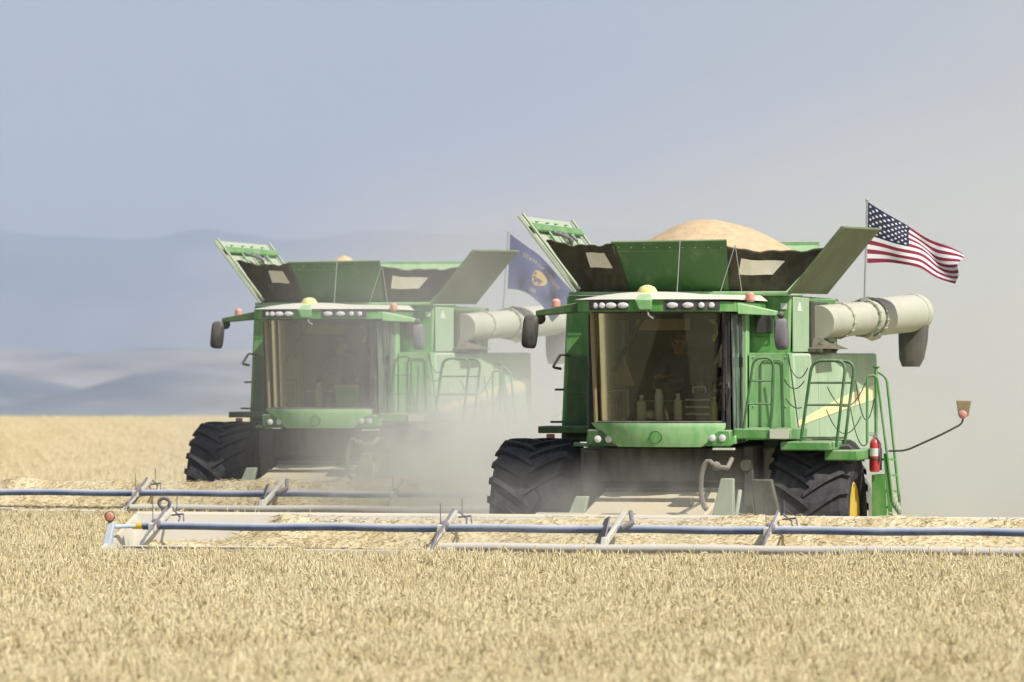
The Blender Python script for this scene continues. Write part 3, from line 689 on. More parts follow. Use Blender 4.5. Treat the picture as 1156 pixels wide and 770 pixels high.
    # lamps in dark recesses in the roof edge
    for (xa, xb) in ((-0.86, -0.28), (0.16, 0.86)):
        f = [(x, y) for x, y in arcx(-1.0, 1.0, -1.86, -1.56, 60) if xa <= x <= xb]
        mb = MB(); mb.hexa([(x, y-.012, 3.67) for x, y in f] + [(x, y+.03, 3.67) for x, y in f[::-1]], [(x, y-.012, 3.785) for x, y in f] + [(x, y+.03, 3.785) for x, y in f[::-1]])
        P(mb, 'lamp_recess', M['black'], roof)
    for (x, s_) in ((-0.73, .55), (-0.64, .7), (-0.52, 1.15), (-0.36, 1.15), (0.27, 1.15), (0.46, 1.15), (0.62, .65), (0.74, .65)):
        yy = -1.86 + .30*abs(x)**2.4
        b = MB(); b.lathe([(0.0, 0.045), (-.025, .045), (-.04, .028), (-.043, .005)], (0, 0, 0), 'y', 18)
        b.v = [(x + p[0]*s_*1.35, yy-.010 + p[1], 3.728 + p[2]*.82) for p in b.v]
        P(b, 'roof_lamp', M['lens'], roof)
    b = MB(); b.lathe([(0, .13), (.05, .125), (.10, .09), (.125, .03)], (-.10, -1.60, 3.86), 'z', 20); P(b, 'receiver_dome', M['gps'], roof)
    b = MB(); b.hexa([(-.20, -1.93, 3.79), (.02, -1.93, 3.79), (.02, -1.5, 3.79), (-.20, -1.5, 3.79)], [(-.17, -1.80, 3.865), (-.02, -1.80, 3.865), (-.02, -1.5, 3.89), (-.17, -1.5, 3.89)])
    b.hexa([(-.14, -1.94, 3.67), (0.0, -1.94, 3.67), (0.0, -1.85, 3.67), (-.14, -1.85, 3.67)], [(-.20, -1.94, 3.80), (.02, -1.94, 3.80), (.02, -1.85, 3.80), (-.20, -1.85, 3.80)])
    P(b, 'receiver_mount', M['green_lt'], roof, bevel=.01)
    b = MB(); b.tube([(-.06, -1.86, 3.68), (-.02, -1.93, 3.6), (.03, -1.9, 3.56)], .012, 6); P(b, 'wiper_arm', M['steel'], roof)
    for (x, y, z) in ((-1.38, -1.08, 3.70), (1.10, -1.0, 3.78)):
        b = MB(); b.lathe([(0, .05), (.02, .055), (.025, .062), (.09, .058), (.118, .035), (.125, .01)], (x, y, z), 'z', 18); P(b, 'beacon', M['pink'], roof)
    # antennas
    b = MB(); b.tube([(.22, -1.3, 3.88), (.24, -1.2, 4.54)], .006, 6); P(b, 'antenna', M['steel'], roof)
    b = MB(); b.tube([(.73, -1.1, 3.88), (.90, -.95, 4.50)], .005, 6); P(b, 'antenna', M['steel'], roof)
    b = MB(); b.tube([(.98, -.9, 3.88), (.90, -.95, 4.50)], .005, 6); P(b, 'antenna', M['steel'], roof)
    # mirrors
    def mirror(c, w_, h_, d_, m_, tilt, arm):
        b = MB(); pr = []
        for i in range(20):
            a = 2*math.pi*i/20; ca, sa = math.cos(a), math.sin(a)
            pr.append((abs(ca)**.45*math.copysign(w_, ca), abs(sa)**.45*math.copysign(h_, sa)))
        ct, st_ = math.cos(tilt), math.sin(tilt)
        def q(p, s_, dy): x, z = p[0]*s_, p[1]*s_; return (c[0]+x*ct-z*st_, c[1]+dy, c[2]+x*st_+z*ct)
        rings = [[q(p, .75, -d_) for p in pr], [q(p, .96, -d_*.7) for p in pr], [q(p, 1, 0) for p in pr], [q(p, 1, d_*.5) for p in pr]]
        vv = [p for r_ in rings for p in r_]; fs = [(i*20+k, i*20+(k+1) % 20, (i+1)*20+(k+1) % 20, (i+1)*20+k) for i in range(3) for k in range(20)] + [tuple(range(20))[::-1], tuple(range(60, 80))]
        b.add(vv, fs); o = P(b, 'mirror', m_, smooth=50)
        a_ = MB(); a_.tube(arm, .025, 8); a_.ball(arm[1], .075 if c[0] < 0 else .045, 12); P(a_, 'mirror_arm', M['black'], o)
        return o
    mirror((-1.69, -1.2, 3.405), .095, .215, .09, M['black'], R(-6), [(-1.58, -1.1, 3.62), (-1.58, -1.12, 3.57), (-1.68, -1.18, 3.50)])
    mirror((1.50, -1.0, 3.37), .085, .20, .10, M['black_dusty_lit'], R(3), [(1.42, -1.05, 3.63), (1.50, -1.03, 3.61), (1.50, -1.0, 3.5)])  # greyer black than the left mirror: light on it is painted in
    # work window / dark box on the tank front wall
    b = MB(); b.box(.92, 1.12, .50, .605, 3.39, 3.67); P(b, 'dark_screen', M['black'], bevel=.01)
    b = MB(); b.tube([(.885, .57, 3.70), (.885, .57, 3.345), (1.15, .57, 3.345), (1.15, .57, 3.70)], .010, 6); P(b, 'screen_frame', M['green_deep'])
    b = MB(); b.box(1.22, 1.30, .608, .622, 3.70, 3.78); P(b, 'warning_label', M['white'])
    b = MB(); b.hexa([(1.383, .95, 3.68), (1.388, .95, 3.68), (1.388, 1.30, 3.68), (1.383, 1.30, 3.68)], [(1.383, 1.09, 3.80), (1.388, 1.09, 3.80), (1.388, 1.16, 3.80), (1.383, 1.16, 3.80)]); P(b, 'warning_label', M['white'])
    # --- unloading auger folded back along the side
    A = Vector((1.44, 2.28, 3.54)); B = Vector((2.10, 6.55, 3.70)); d = (B - A)
    b = MB(); b.tube([A + d*t for t in (0, .47)], .225, 28); b.tube([A + d*t for t in (.47, .53)], .24, 28); b.tube([A + d*t for t in (.53, 1.0)], .262, 28)
    aug = P(b, 'unloading_auger', M['tube'])
    for t, r_ in ((.20, .245), (.46, .26), (.53, .275)):
        f = MB(); f.tube([A + d*t, A + d*(t+.010)], r_, 28)
        for k in range(14):
            a = k*math.pi/7; u = d.normalized().orthogonal().normalized(); v = d.normalized().cross(u)
            c = A + d*t + (u*math.cos(a)+v*math.sin(a))*(r_-.005); f.tube([c - d*.006, c + d*.016], .014, 6)
        P(f, 'flange', M['tube'] if t != .46 else M['gusset'], aug)
    b = MB(); e1 = A + d*1.0
    b.tube([A + d*.985, A + d*1.03], .27, 28)
    P(b, 'end_collar', M['tube'], aug)
    b = MB(); c = B + Vector((-.02, -.05, 0)); rings = []
    prof = [(0, .22, .16, .20), (0.02, .10, .20, .235), (.03, -.15, .21, .22), (.02, -.40, .20, .21), (0, -.64, .17, .20), (-.01, -.75, .12, .15)]
    seg = 20; vv = []
    for (dx, dz, rx, ry) in prof:
        for k in range(seg):
            a = 2*math.pi*k/seg; vv.append((c.x+dx+math.copysign(abs(math.cos(a))**.7, math.cos(a))*rx, c.y+.10+math.copysign(abs(math.sin(a))**.7, math.sin(a))*ry, c.z+dz))
    fs = [(i*seg+k, i*seg+(k+1) % seg, (i+1)*seg+(k+1) % seg, (i+1)*seg+k) for i in range(len(prof)-1) for k in range(seg)] + [tuple(range(seg)), tuple(range(5*seg, 6*seg))[::-1]]
    b.add(vv, fs); P(b, 'spout', M['spout'], aug, smooth=50)
    b = MB(); b.box(1.365, 1.40, 2.02, 3.4, 3.22, 3.82); b.box(1.2, 1.55, 1.8, 2.9, 3.14, 3.20); b.hexa([(1.25, 2.0, 3.19), (1.7, 2.0, 3.19), (1.7, 3.3, 3.19), (1.25, 3.3, 3.19)], [(1.3, 2.2, 3.34), (1.5, 2.2, 3.34), (1.5, 2.8, 3.30), (1.3, 2.8, 3.30)])  # first box: dark sheet standing in for the shaded recess behind the auger
    for k in range(9): b.ball((1.45+rnd.uniform(-.15, .12), 1.9+rnd.random()*1.2, 3.2+rnd.random()*.08), rnd.uniform(.04, .08), 8)
    P(b, 'auger_cradle_and_recess_shade', M['chassis'], bevel=.01)
    b = MB(); b.tube([A + d*.50 + Vector((0, 0, -.22)), A + d*.56 + Vector((0, 0, -.27)), A + d*.62 + Vector((0, 0, -.25))], .06, 8); P(b, 'auger_bracket', M['tube'], aug)
    # --- platform and railings on photo-right
    for (x0, x1, yy, zt, zb) in ((.89, 1.63, -1.15, 2.18, 2.05), (1.50, 2.14, -1.10, 2.02, 1.91), (2.02, 2.44, -.85, 1.91, 1.78)):
        b = MB(); b.box(x0, x1, yy, yy+1.35, zb, zt); P(b, 'platform', M['green'], bevel=.015)
    b = MB(); b.box(1.38, 1.62, -1.175, -1.152, 2.06, 2.17); P(b, 'platform_plate', M['white_dust'])
    def rail(pts, name='railing', r=.017, mm='rail', rr=.12): 
        b = MB(); b.tube(rounded(pts, rr), r, 8); return P(b, name, M[mm])
    y1 = -1.10
    r1 = MB(); r1.tube(rounded([T(838, 492, y1), T(851, 404, y1), T(873, 404, y1), T(870, 492, y1)], .11), .016, 8)
    for py, xa, xb in ((430, 848, 872), (456, 844, 871)): r1.tube([T(xa, py, y1), T(xb, py, y1)], .011, 6)
    P(r1, 'railing', M['rail'])
    y2 = -1.0
    r2 = MB(); r2.tube(rounded([T(903, 505, y2), T(917, 407, y2), T(955, 407, y2), T(944, 505, y2)], .14), .02, 8)
    for py, xa, xb in ((432, 912, 950), (457, 909, 947), (494, 905, 945)): r2.tube([T(xa, py, y2), T(xb, py, y2)], .016, 6)
    P(r2, 'railing', M['rail'])
    y3 = -.15
    r3 = MB(); r3.tube(rounded([T(930, 407, y3), T(965, 408, y3), T(953, 505, y3)], .14), .019, 8)
    for py, xa, xb in ((432, 945, 962), (457, 943, 959), (494, 942, 955)): r3.tube([T(xa, py, y3), T(xb, py, y3)], .015, 6)
    r3.tube([T(930, 407, y3), T(930, 407, y2)], .018, 8)
    P(r3, 'railing', M['rail'])
    # swinging ladder beyond the tyre
    y4 = .25
    lad = MB(); lad.tube(rounded([T(979, 500, y4), T(979, 424, y4), T(990, 424, y4), T(1008, 565, y4)], .10), .017, 8)
    lad.tube([T(989, 416, y4+.1), T(989, 500, y4+.1)], .022, 8); lad.lathe([(0, .03), (.02, .05), (.03, .05)], T(989, 416, y4+.1), 'z', 12)
    lad.tube(rounded([T(990, 419, y4+.5), T(1001, 426, y4+.5), T(1016, 572, y4+.5)], .08), .018, 8)
    lad.hexa([T(984, 536, y4)+Vector((0, 0, 0)), T(999, 536, y4), T(999, 536, y4+.5), T(984, 536, y4+.5)][::1], [T(984, 590, y4), T(1002, 590, y4), T(1002, 590, y4+.5), T(984, 590, y4+.5)])
    lad.hexa([T(997, 512, y4), T(1002, 512, y4), T(1002, 512, y4+.5), T(997, 512, y4+.5)], [T(1003, 585, y4), T(1008, 585, y4), T(1008, 585, y4+.5), T(1003, 585, y4+.5)])
    for py in (520, 538, 556, 574): a = T(985 + (py-520)*.1, py, y4+.02); c = T(1012, py, y4+.45); lad.hexa([a, a+Vector((0, .02, 0)), c+Vector((0, .02, 0)), c], [p + Vector((0, 0, .03)) for p in (a, a+Vector((0, .02, 0)), c+Vector((0, .02, 0)), c)])
    lado = P(lad, 'access_ladder', M['green'])
    b = MB()
    for k in range(5): q = T(1006 + k*2.2, 560 + k*4, y4+.2); b.ball(q, .07 - k*.005, 8, (.7, 1, 1.2))
    P(b, 'step_guard', M['gusset'], lado)
    b = MB(); b.tube(rounded([T(1003, 509, .4), T(1022, 509, .4), T(1062, 491, .3), T(1087, 478, .3), T(1087, 466, .3)], .1), .013, 8)
    arm = P(b, 'marker_arm', M['chassis'])
    b = MB(); q = T(1088, 461, .32); b.hexa([q + Vector((-.07, 0, -.10)), q + Vector((.06, 0, -.10)), q + Vector((.06, .02, -.10)), q + Vector((-.07, .02, -.10))], [q + Vector((-.10, 0, .10)), q + Vector((.10, 0, .10)), q + Vector((.10, .02, .10)), q + Vector((-.10, .02, .10))])
    P(b, 'marker_plate', M['ochre'], arm, bevel=.015)
    b = MB(); b.lathe([(0, .055), (-.03, .055), (-.045, .03)], T(1087, 468, .29), 'y', 16); P(b, 'marker_lamp', M['pink'], arm)
    # hoses and chains drooping between the rails
    def droop(p0, p1, s_, name='hose', m_='chassis', r=.007):
        b = MB(); p0, p1 = Vector(p0), Vector(p1); b.tube([p0.lerp(p1, t/12) + Vector((0, 0, -s_*4*(t/12)*(1-t/12))) for t in range(13)], r, 6); P(b, name, M[m_])
    droop(T(887, 398, .2), T(912, 415, .0), .22); droop(T(886, 430, .2), T(908, 430, .0), .10)
    droop(T(934, 437, 0), T(977, 432, .2), .28); droop(T(933, 463, 0), T(972, 470, .2), .26); droop(T(966, 430, .3), T(987, 450, .3), .38)
    droop(T(960, 460, .3), T(979, 500, .3), .2); droop(T(890, 400, .1), T(902, 488, .1), -.03, r=.009); droop(T(887, 450, .15), T(905, 460, .1), .05)
    b = MB(); b.tube([(-1.56, .566, 2.62), (-1.0, .566, 2.62)], .007, 6); P(b, 'shield_seam', M['rail'])
    # --- feeder house, gussets, under-cab parts
    b = MB(); b.hexa([(-.78, -3.25, .35), (.78, -3.25, .35), (.78, .3, 1.0), (-.78, .3, 1.0)], [(-.78, -3.25, .98), (.78, -3.25, .98), (.78, .3, 1.62), (-.78, .3, 1.62)])
    fh = P(b, 'feeder_house', M['feeder'], bevel=.03)
    b = MB(); 
    for t in (.45, .62): p0 = -3.25 + 3.55*t; z = .98 + .64*t; b.box(-.76, .76, p0, p0+.05, z-.02, z+.05)
    b.box(.28, .52, -1.95, -1.7, 1.20, 1.33); b.box(-.5, -.1, -2.6, -2.3, 1.10, 1.145)
    P(b, 'crossbar', M['chassis'], fh, bevel=.01)
    b = MB(); b.hexa([(.86, -3.1, .6), (1.24, -3.1, .6), (1.24, -2.85, .6), (.86, -2.85, .6)], [(1.08, -3.0, 1.60), (1.24, -3.0, 1.60), (1.24, -2.9, 1.60), (1.08, -2.9, 1.60)])
    b.tube([(1.2, -2.97, .7), (1.25, -2.6, 1.45)], .03, 8)
    P(b, 'header_gusset', M['gusset'], bevel=.012)
    b = MB(); b.hexa([(-.96, -3.05, .8), (-.70, -3.05, .8), (-.70, -2.85, .8), (-.96, -2.85, .8)], [(-.74, -2.95, 1.37), (-.58, -2.95, 1.37), (-.58, -2.85, 1.37), (-.74, -2.85, 1.37)])
    P(b, 'header_gusset', M['gusset'], bevel=.012)
    b = MB(); b.tube([Vector((.86+.10*math.cos(a), -2.6, 1.50+.30*math.sin(a))) for a in [R(60+i*20) for i in range(11)]], .035, 8)
    b.tube([(.93, -2.6, 1.74), (.95, -1.8, 1.7), (.9, -1.2, 1.8)], .03, 8); b.ball((.95, -2.58, 1.74), .06, 10)
    P(b, 'hydraulic_hose', M['hose_dusty'])
    b = MB(); b.hexa([(1.25, -1.3, .7), (1.62, -1.3, .7), (1.62, -1.15, .7), (1.25, -1.15, .7)], [(1.15, -1.25, 1.55), (1.42, -1.25, 1.55), (1.42, -1.15, 1.55), (1.15, -1.15, 1.55)])
    b.box(1.02, 1.14, -1.0, -.2, .8, 1.95); b.lathe([(0, .09), (.05, .09)], (1.05, -1.02, 1.72), 'y', 14)
    P(b, 'drive_guard', M['chassis'], bevel=.02)
    b = MB(); b.box(-1.1, 1.1, -.9, -.2, 1.5, 1.93); b.box(-1.05, -.85, -1.0, .3, .9, 1.9); P(b, 'front_axle_housing', M['chassis'], bevel=.02)
    b = MB(); q = T(610, 566, -3.0); b.lathe([(0, .02), (-.03, .10), (-.05, .16), (-.03, .19), (0, .19)], (q.x, q.y, q.z-.09), 'y', 24); 0 and P(b, 'float_hub', M['white_dust'])
    # --- wheels
    make_wheel(root, -1.80, 0, 1.02, 1.05, .46, -1); make_wheel(root, 1.80, 0, 1.02, 1.05, .46, 1)
    make_wheel(root, -1.35, 5.3, .72, .62, .34, -1, 20); make_wheel(root, 1.35, 5.3, .72, .62, .34, 1, 20)
    b = MB(); b.hexa([(1.3, -.1, 1.98), (2.1, -.1, 1.98), (2.1, .8, 1.98), (1.3, .8, 1.98)], [(1.3, 0, 2.02), (2.1, 0, 2.02), (2.1, .8, 2.02), (1.3, .8, 2.02)]); P(b, 'mud_guard', M['chassis'])
    # --- cab furniture
    b = MB(); b.hexa([(-.28, -.30, 2.35), (.28, -.30, 2.35), (.28, .22, 2.35), (-.28, .22, 2.35)], [(-.26, -.32, 2.50), (.26, -.32, 2.50), (.26, .22, 2.47), (-.26, .22, 2.47)])
    b.hexa([(-.25, .18, 2.46), (.25, .18, 2.46), (.25, .30, 2.46), (-.25, .30, 2.46)], [(-.2, .30, 3.2), (.2, .30, 3.2), (.2, .40, 3.2), (-.2, .40, 3.2)]); b.box(-.18, .18, -.2, .2, 2.06, 2.35)
    P(b, 'seat', M['seatfab'], cabo, bevel=.03)
    b = MB(); b.tube([(0, -.95, 2.06), (0, -.78, 2.72)], .05, 10); b.tube([(math.cos(a)*.19, -.74 + math.sin(a)*.16, 2.74 + math.sin(a)*.10) for a in [i*math.pi/10 for i in range(20)]], .016, 8, closed=True)
    b.tube([(-.19, -.74, 2.74), (.19, -.74, 2.74)], .014, 6); P(b, 'steering_wheel', M['black'], cabo)
    b = MB(); b.box(.38, .62, -.55, .1, 2.4, 2.56); b.box(.40, .62, -.70, -.66, 2.80, 3.0); b.tube([(.5, -.6, 2.5), (.5, -.66, 2.85)], .02, 8); P(b, 'console', M['black'], cabo, bevel=.01)
    b = MB(); b.box(-.30, .38, -1.30, -1.27, 3.42, 3.56); P(b, 'sun_visor', M['trim'], cabo)
    b = MB(); b.tube([(-.2, -1.28, 3.58), (-.5, -1.28, 3.1), (-.6, -1.26, 2.9)], .03, 8); P(b, 'sun_strap', M['seatfab'], cabo)
    b = MB(); b.hexa([(-.66, -.95, 2.72), (-.40, -.95, 2.72), (-.40, -.90, 2.72), (-.66, -.90, 2.72)], [(-.70, -.95, 3.02), (-.50, -.95, 3.02), (-.50, -.90, 3.02), (-.70, -.90, 3.02)]); P(b, 'side_panel', M['trim'], cabo)
    b = MB(); b.tube([(-.70, -1.24, 2.66), (-.42, -1.24, 2.66), (-.42, -1.24, 2.34)], .012, 6); b.tube([(-.66, -1.24, 2.62), (-.66, -1.24, 2.3)], .010, 6); b.tube([(-.22, -1.3, 2.53), (.3, -1.3, 2.53)], .009, 6); P(b, 'shelf_rail', M['steel'], cabo)
    b = MB(); b.hexa([(-.78, -1.36, 2.265), (-.35, -1.56, 2.265), (.35, -1.56, 2.265), (.80, -1.36, 2.265), (.80, -1.14, 2.265), (-.78, -1.14, 2.265)], [(-.78, -1.36, 2.285), (-.35, -1.56, 2.285), (.35, -1.56, 2.285), (.80, -1.36, 2.285), (.80, -1.14, 2.285), (-.78, -1.14, 2.285)]); P(b, 'dash_shelf', M['interior'], cabo)
    b = MB(); b.hexa([(.55, -.6, 2.95), (.68, -.6, 2.95), (.68, -.58, 2.95), (.55, -.58, 2.95)], [(.66, -.6, 3.25), (.68, -.6, 3.25), (.68, -.58, 3.25), (.66, -.58, 3.25)]); P(b, 'paper_sheet', M['offwhite'], cabo)
    b = MB(); b.tube([(.62, -1.2, 3.56), (.70, -1.2, 3.5), (.70, -1.2, 3.38), (.66, -1.2, 3.28)], .025, 8); P(b, 'grab_handle', M['lime'], cabo)

    # --- header
    hx = 6.3
    b = MB(); b.hexa([(-hx, -3.42, .42), (hx, -3.42, .42), (hx, -3.30, .42), (-hx, -3.30, .42)], [(-hx, -3.20, 1.10), (hx, -3.20, 1.10), (hx, -3.10, 1.10), (-hx, -3.10, 1.10)])
    b.tube([(-hx, -3.13, 1.10), (hx, -3.13, 1.10)], .055, 12)
    head = P(b, 'grain_header', M['hsheet'], bevel=.008)
    b = MB(); b.hexa([(-hx+.15, -4.62, .52), (hx-.15, -4.62, .52), (hx-.15, -3.43, .50), (-hx+.15, -3.43, .50)], [(-hx+.15, -4.62, .56), (hx-.15, -4.62, .56), (hx-.15, -3.39, .60), (-hx+.15, -3.39, .60)]); P(b, 'belt_bed', M['hbed'], head)
    b = MB(); pts_ = [(-6.0 + i*.4, -3.85, 1.0 + .006*math.sin(i*1.3)) for i in range(31)]; b.tube(pts_, .050, 18); P(b, 'reel_tube', M['blue'], head)
    for sx in (-1, 1):
        b = MB(); b.tube([(sx*6.14, -3.85, 1.0), (sx*6.003, -3.85, 1.0)], .042, 12); P(b, 'tube_end', M['yellow'], head)
    b = MB(); b.tube([(-2.05 + i*.35, -4.70, 0.80 + .006*math.sin(i*.9)) for i in range(23)], .052, 14); P(b, 'front_bar', M['hgrey'], head)
    b = MB(); b.box(-hx+.1, -2.06, -4.72, -4.6, .66, .76); b.box(-hx+.3, -3.9, -4.73, -4.62, .765, .79); P(b, 'front_lip', M['hsheet'], head, bevel=.01)
    b = MB(); b.box(-hx+.1, hx-.1, -4.80, -4.63, .46, .51)
    for i in range(160): x = -hx+.15 + i*(2*hx-.3)/159; b.hexa([(x-.012, -4.92, .475), (x+.012, -4.92, .475), (x+.02, -4.80, .475), (x-.02, -4.80, .475)], [(x-.008, -4.92, .485), (x+.008, -4.92, .485), (x+.02, -4.80, .495), (x-.02, -4.80, .495)])
    P(b, 'cutter_bar', M['steel'], head)
    for x in (-5.85, -2.2, 1.82, 5.85):
        b = MB(); b.hexa([(x-.02, -4.75, .70), (x+.02, -4.75, .70), (x+.02, -3.15, 1.13), (x-.02, -3.15, 1.13)], [(x-.02, -4.75, .73), (x+.02, -4.75, .73), (x+.02, -3.15, 1.20), (x-.02, -3.15, 1.20)])
        b.hexa([(x-.045, -4.0, .93), (x+.045, -4.0, .93), (x+.045, -3.72, 1.0), (x-.045, -3.72, 1.0)], [(x-.045, -4.0, 1.03), (x+.045, -4.0, 1.03), (x+.045, -3.72, 1.09), (x-.045, -3.72, 1.09)])
        ra = P(b, 'reel_arm', M['hgrey'], head, bevel=.008)
        b = MB(); b.tube([(x+.05, -3.5, 1.22), (x+.05, -4.4, .90), (x+.05, -4.7, .74)], .016, 8); b.ball((x+.02, -3.87, 1.02), .072, 10)
        b.tube([(x+.10, -3.45, 1.12), (x+.28, -3.55, 1.14), (x+.34, -3.75, 1.03)], .012, 6); b.tube([(x+.08, -3.3, 1.18), (x+.22, -3.5, 1.10), (x+.26, -3.7, 1.05)], .012, 6)
        b.tube([(x-.04, -3.8, 1.02), (x-.05, -3.78, 1.30)], .006, 6); b.tube([(x+.07, -3.12, 1.16), (x+.07, -3.12, 1.34)], .006, 6)
        P(b, 'arm_cylinder', M['black_dusty_lit'], ra)
    b = MB(); x = -.06
    b.hexa([(x-.02, -4.45, .82), (x+.03, -4.45, .82), (x+.03, -3.6, 1.04), (x-.02, -3.6, 1.04)], [(x-.02, -4.35, .93), (x+.03, -4.35, .93), (x+.05, -3.3, 1.21), (x-.03, -3.3, 1.21)])
    b.hexa([(x-.04, -4.72, .60), (x+.05, -4.72, .60), (x+.05, -4.62, .60), (x-.04, -4.62, .60)], [(x-.02, -4.62, .93), (x+.05, -4.62, .93), (x+.05, -4.5, .93), (x-.02, -4.5, .93)])
    ra = P(b, 'center_arm', M['hgrey'], head, bevel=.012)
    b = MB(); b.slab([(x-.06, -4.30, .84), (x-.24, -3.9, .84), (x-.16, -3.7, 1.12), (x-.06, -3.9, 1.16)], .02); b.tube([(x+.1, -4.0, 1.02), (x+.22, -3.9, 1.08), (x+.14, -3.6, 1.2)], .03, 8); P(b, 'arm_plate', M['black_dusty_lit'], ra)
    b = MB(); b.hexa([(-1.3, -3.12, 1.03), (-.5, -3.12, 1.03), (-.5, -3.0, 1.03), (-1.3, -3.0, 1.03)], [(-1.2, -3.1, 1.17), (-.6, -3.1, 1.17), (-.6, -3.0, 1.17), (-1.2, -3.0, 1.17)]); P(b, 'center_mount', M['hsheet'], head)
    for sx in (-1, 1):
        x = sx*hx
        b = MB(); pl = [(x, -4.75, .35), (x, -4.95, .45), (x, -4.75, .74), (x, -4.1, .86), (x, -3.2, 1.12), (x, -3.05, 1.12), (x, -3.05, .35)]
        b.hexa([(p[0]-.02, p[1], p[2]) for p in pl], [(p[0]+.02, p[1], p[2]) for p in pl]); P(b, 'end_shield', M['hsheet'], head, bevel=.006)
        b = MB(); b.hexa([(x-.06, -4.5, .66), (x+.05, -4.5, .66), (x+.05, -4.38, .66), (x-.06, -4.38, .66)], [(x-.02, -4.3, 1.06), (x+.06, -4.3, 1.06), (x+.06, -4.2, 1.06), (x-.02, -4.2, 1.06)])
        b.tube([(x+.05, -4.25, 1.0), (x-sx*.2, -3.9, 1.0)], .03, 8)
        P(b, 'end_post', M['hblue'], head, bevel=.012)
        b = MB(); b.lathe([(0, .052), (-.02, .056), (-.035, .045), (-.04, .02)], (x+.01, -4.30, 1.125), 'y', 20); P(b, 'end_reflector', M['orange'], head)
        b = MB(); b.tube([(x+.01+math.cos(a)*.056, -4.31, 1.125+math.sin(a)*.056) for a in [i*math.pi/10 for i in range(20)]], .012, 6, closed=True); P(b, 'reflector_rim', M['black'], head)
    b = MB(); b.tube([(-5.95+math.cos(a)*.07, -3.1, 1.26+math.sin(a)*.06) for a in [i*math.pi/8 for i in range(16)]], .022, 8, closed=True); P(b, 'lift_ring', M['black_dusty_lit'], head)
    return root

def children(o): return [c for c in col.objects if c.parent == o]
def copy_tree(o, parent=None):
    c = o.copy(); col.objects.link(c)
    if parent is not None: c.parent = parent
    for ch in children_of.get(o.name, []): copy_tree(ch, c)
    return c

c1 = make_combine()
children_of = {}
for ob in list(col.objects):
    if ob.parent is not None: children_of.setdefault(ob.parent.name, []).append(ob)
c2 = copy_tree(c1); c2.location = O2 + Vector((0, 0, 0.03))
tag(c1, 'nearer green combine harvester, clear of dust, under a tall heap of grain', 'combine harvester', 'combine harvesters cutting the wheat')
tag(c2, 'farther green combine harvester half veiled in dust behind the left of the first', 'combine harvester', 'combine harvesters cutting the wheat')

# ------------------------------------------------------------------ things carried by the harvesters
def local_obj(mb, name, m, O, base, **k):
    base = Vector(base)
    o = mb.build(name, m, None, xf=lambda p: p - base, **k); o.location = W(O, base); o.rotation_euler = (0, 0, -YAW); return o

def grain_mat():
    m = mat('wheat_grain', (0.64, 0.475, 0.28), 0.8, 0, var=0.2, bump=0.6, nscale=8); return m
GR = grain_mat()
def grain_heap(O, cx, cy, rx, ry, zb, h, name, label):
    b = MB(); n = 40; rings = 14; vv = [(cx, cy, zb+h)]
    for i in range(1, rings+1):
        t = i/rings
        for k in range(n):
            a = 2*math.pi*k/n; nz = mnoise.noise(Vector((math.cos(a)*t*2.2, math.sin(a)*t*2.2, O.x)))
            prof = (1 - t**1.6)*0.45 + 0.55*math.cos(t*math.pi/2)
            vv.append((cx+math.cos(a)*rx*t, cy+math.sin(a)*ry*t, zb + h*prof*(1+.05*nz) + .03*nz*(1-t) + .012*mnoise.noise(Vector((math.cos(a)*t*9, math.sin(a)*t*9, 3)))))
    fs = [(0, 1+k, 1+(k+1) % n) for k in range(n)]
    for i in range(rings-1):
        fs += [(1+i*n+k, 1+(i+1)*n+k, 1+(i+1)*n+(k+1) % n, 1+i*n+(k+1) % n) for k in range(n)]
    fs.append(tuple(1+(rings-1)*n+k for k in range(n))[::-1])
    b.add(vv, fs); o = local_obj(b, name, GR, O, (cx, cy, zb), smooth=80); tag(o, label, 'grain'); return o
grain_heap(O1, .02, 2.25, 1.50, 1.45, 4.20, .70, 'grain_heap', 'tall orange brown heap of grain filling the tank of the nearer harvester')
grain_heap(O2, -.50, 2.1, .50, .7, 4.02, .73, 'grain_heap', 'small tip of grain showing over the tank of the dusty harvester')

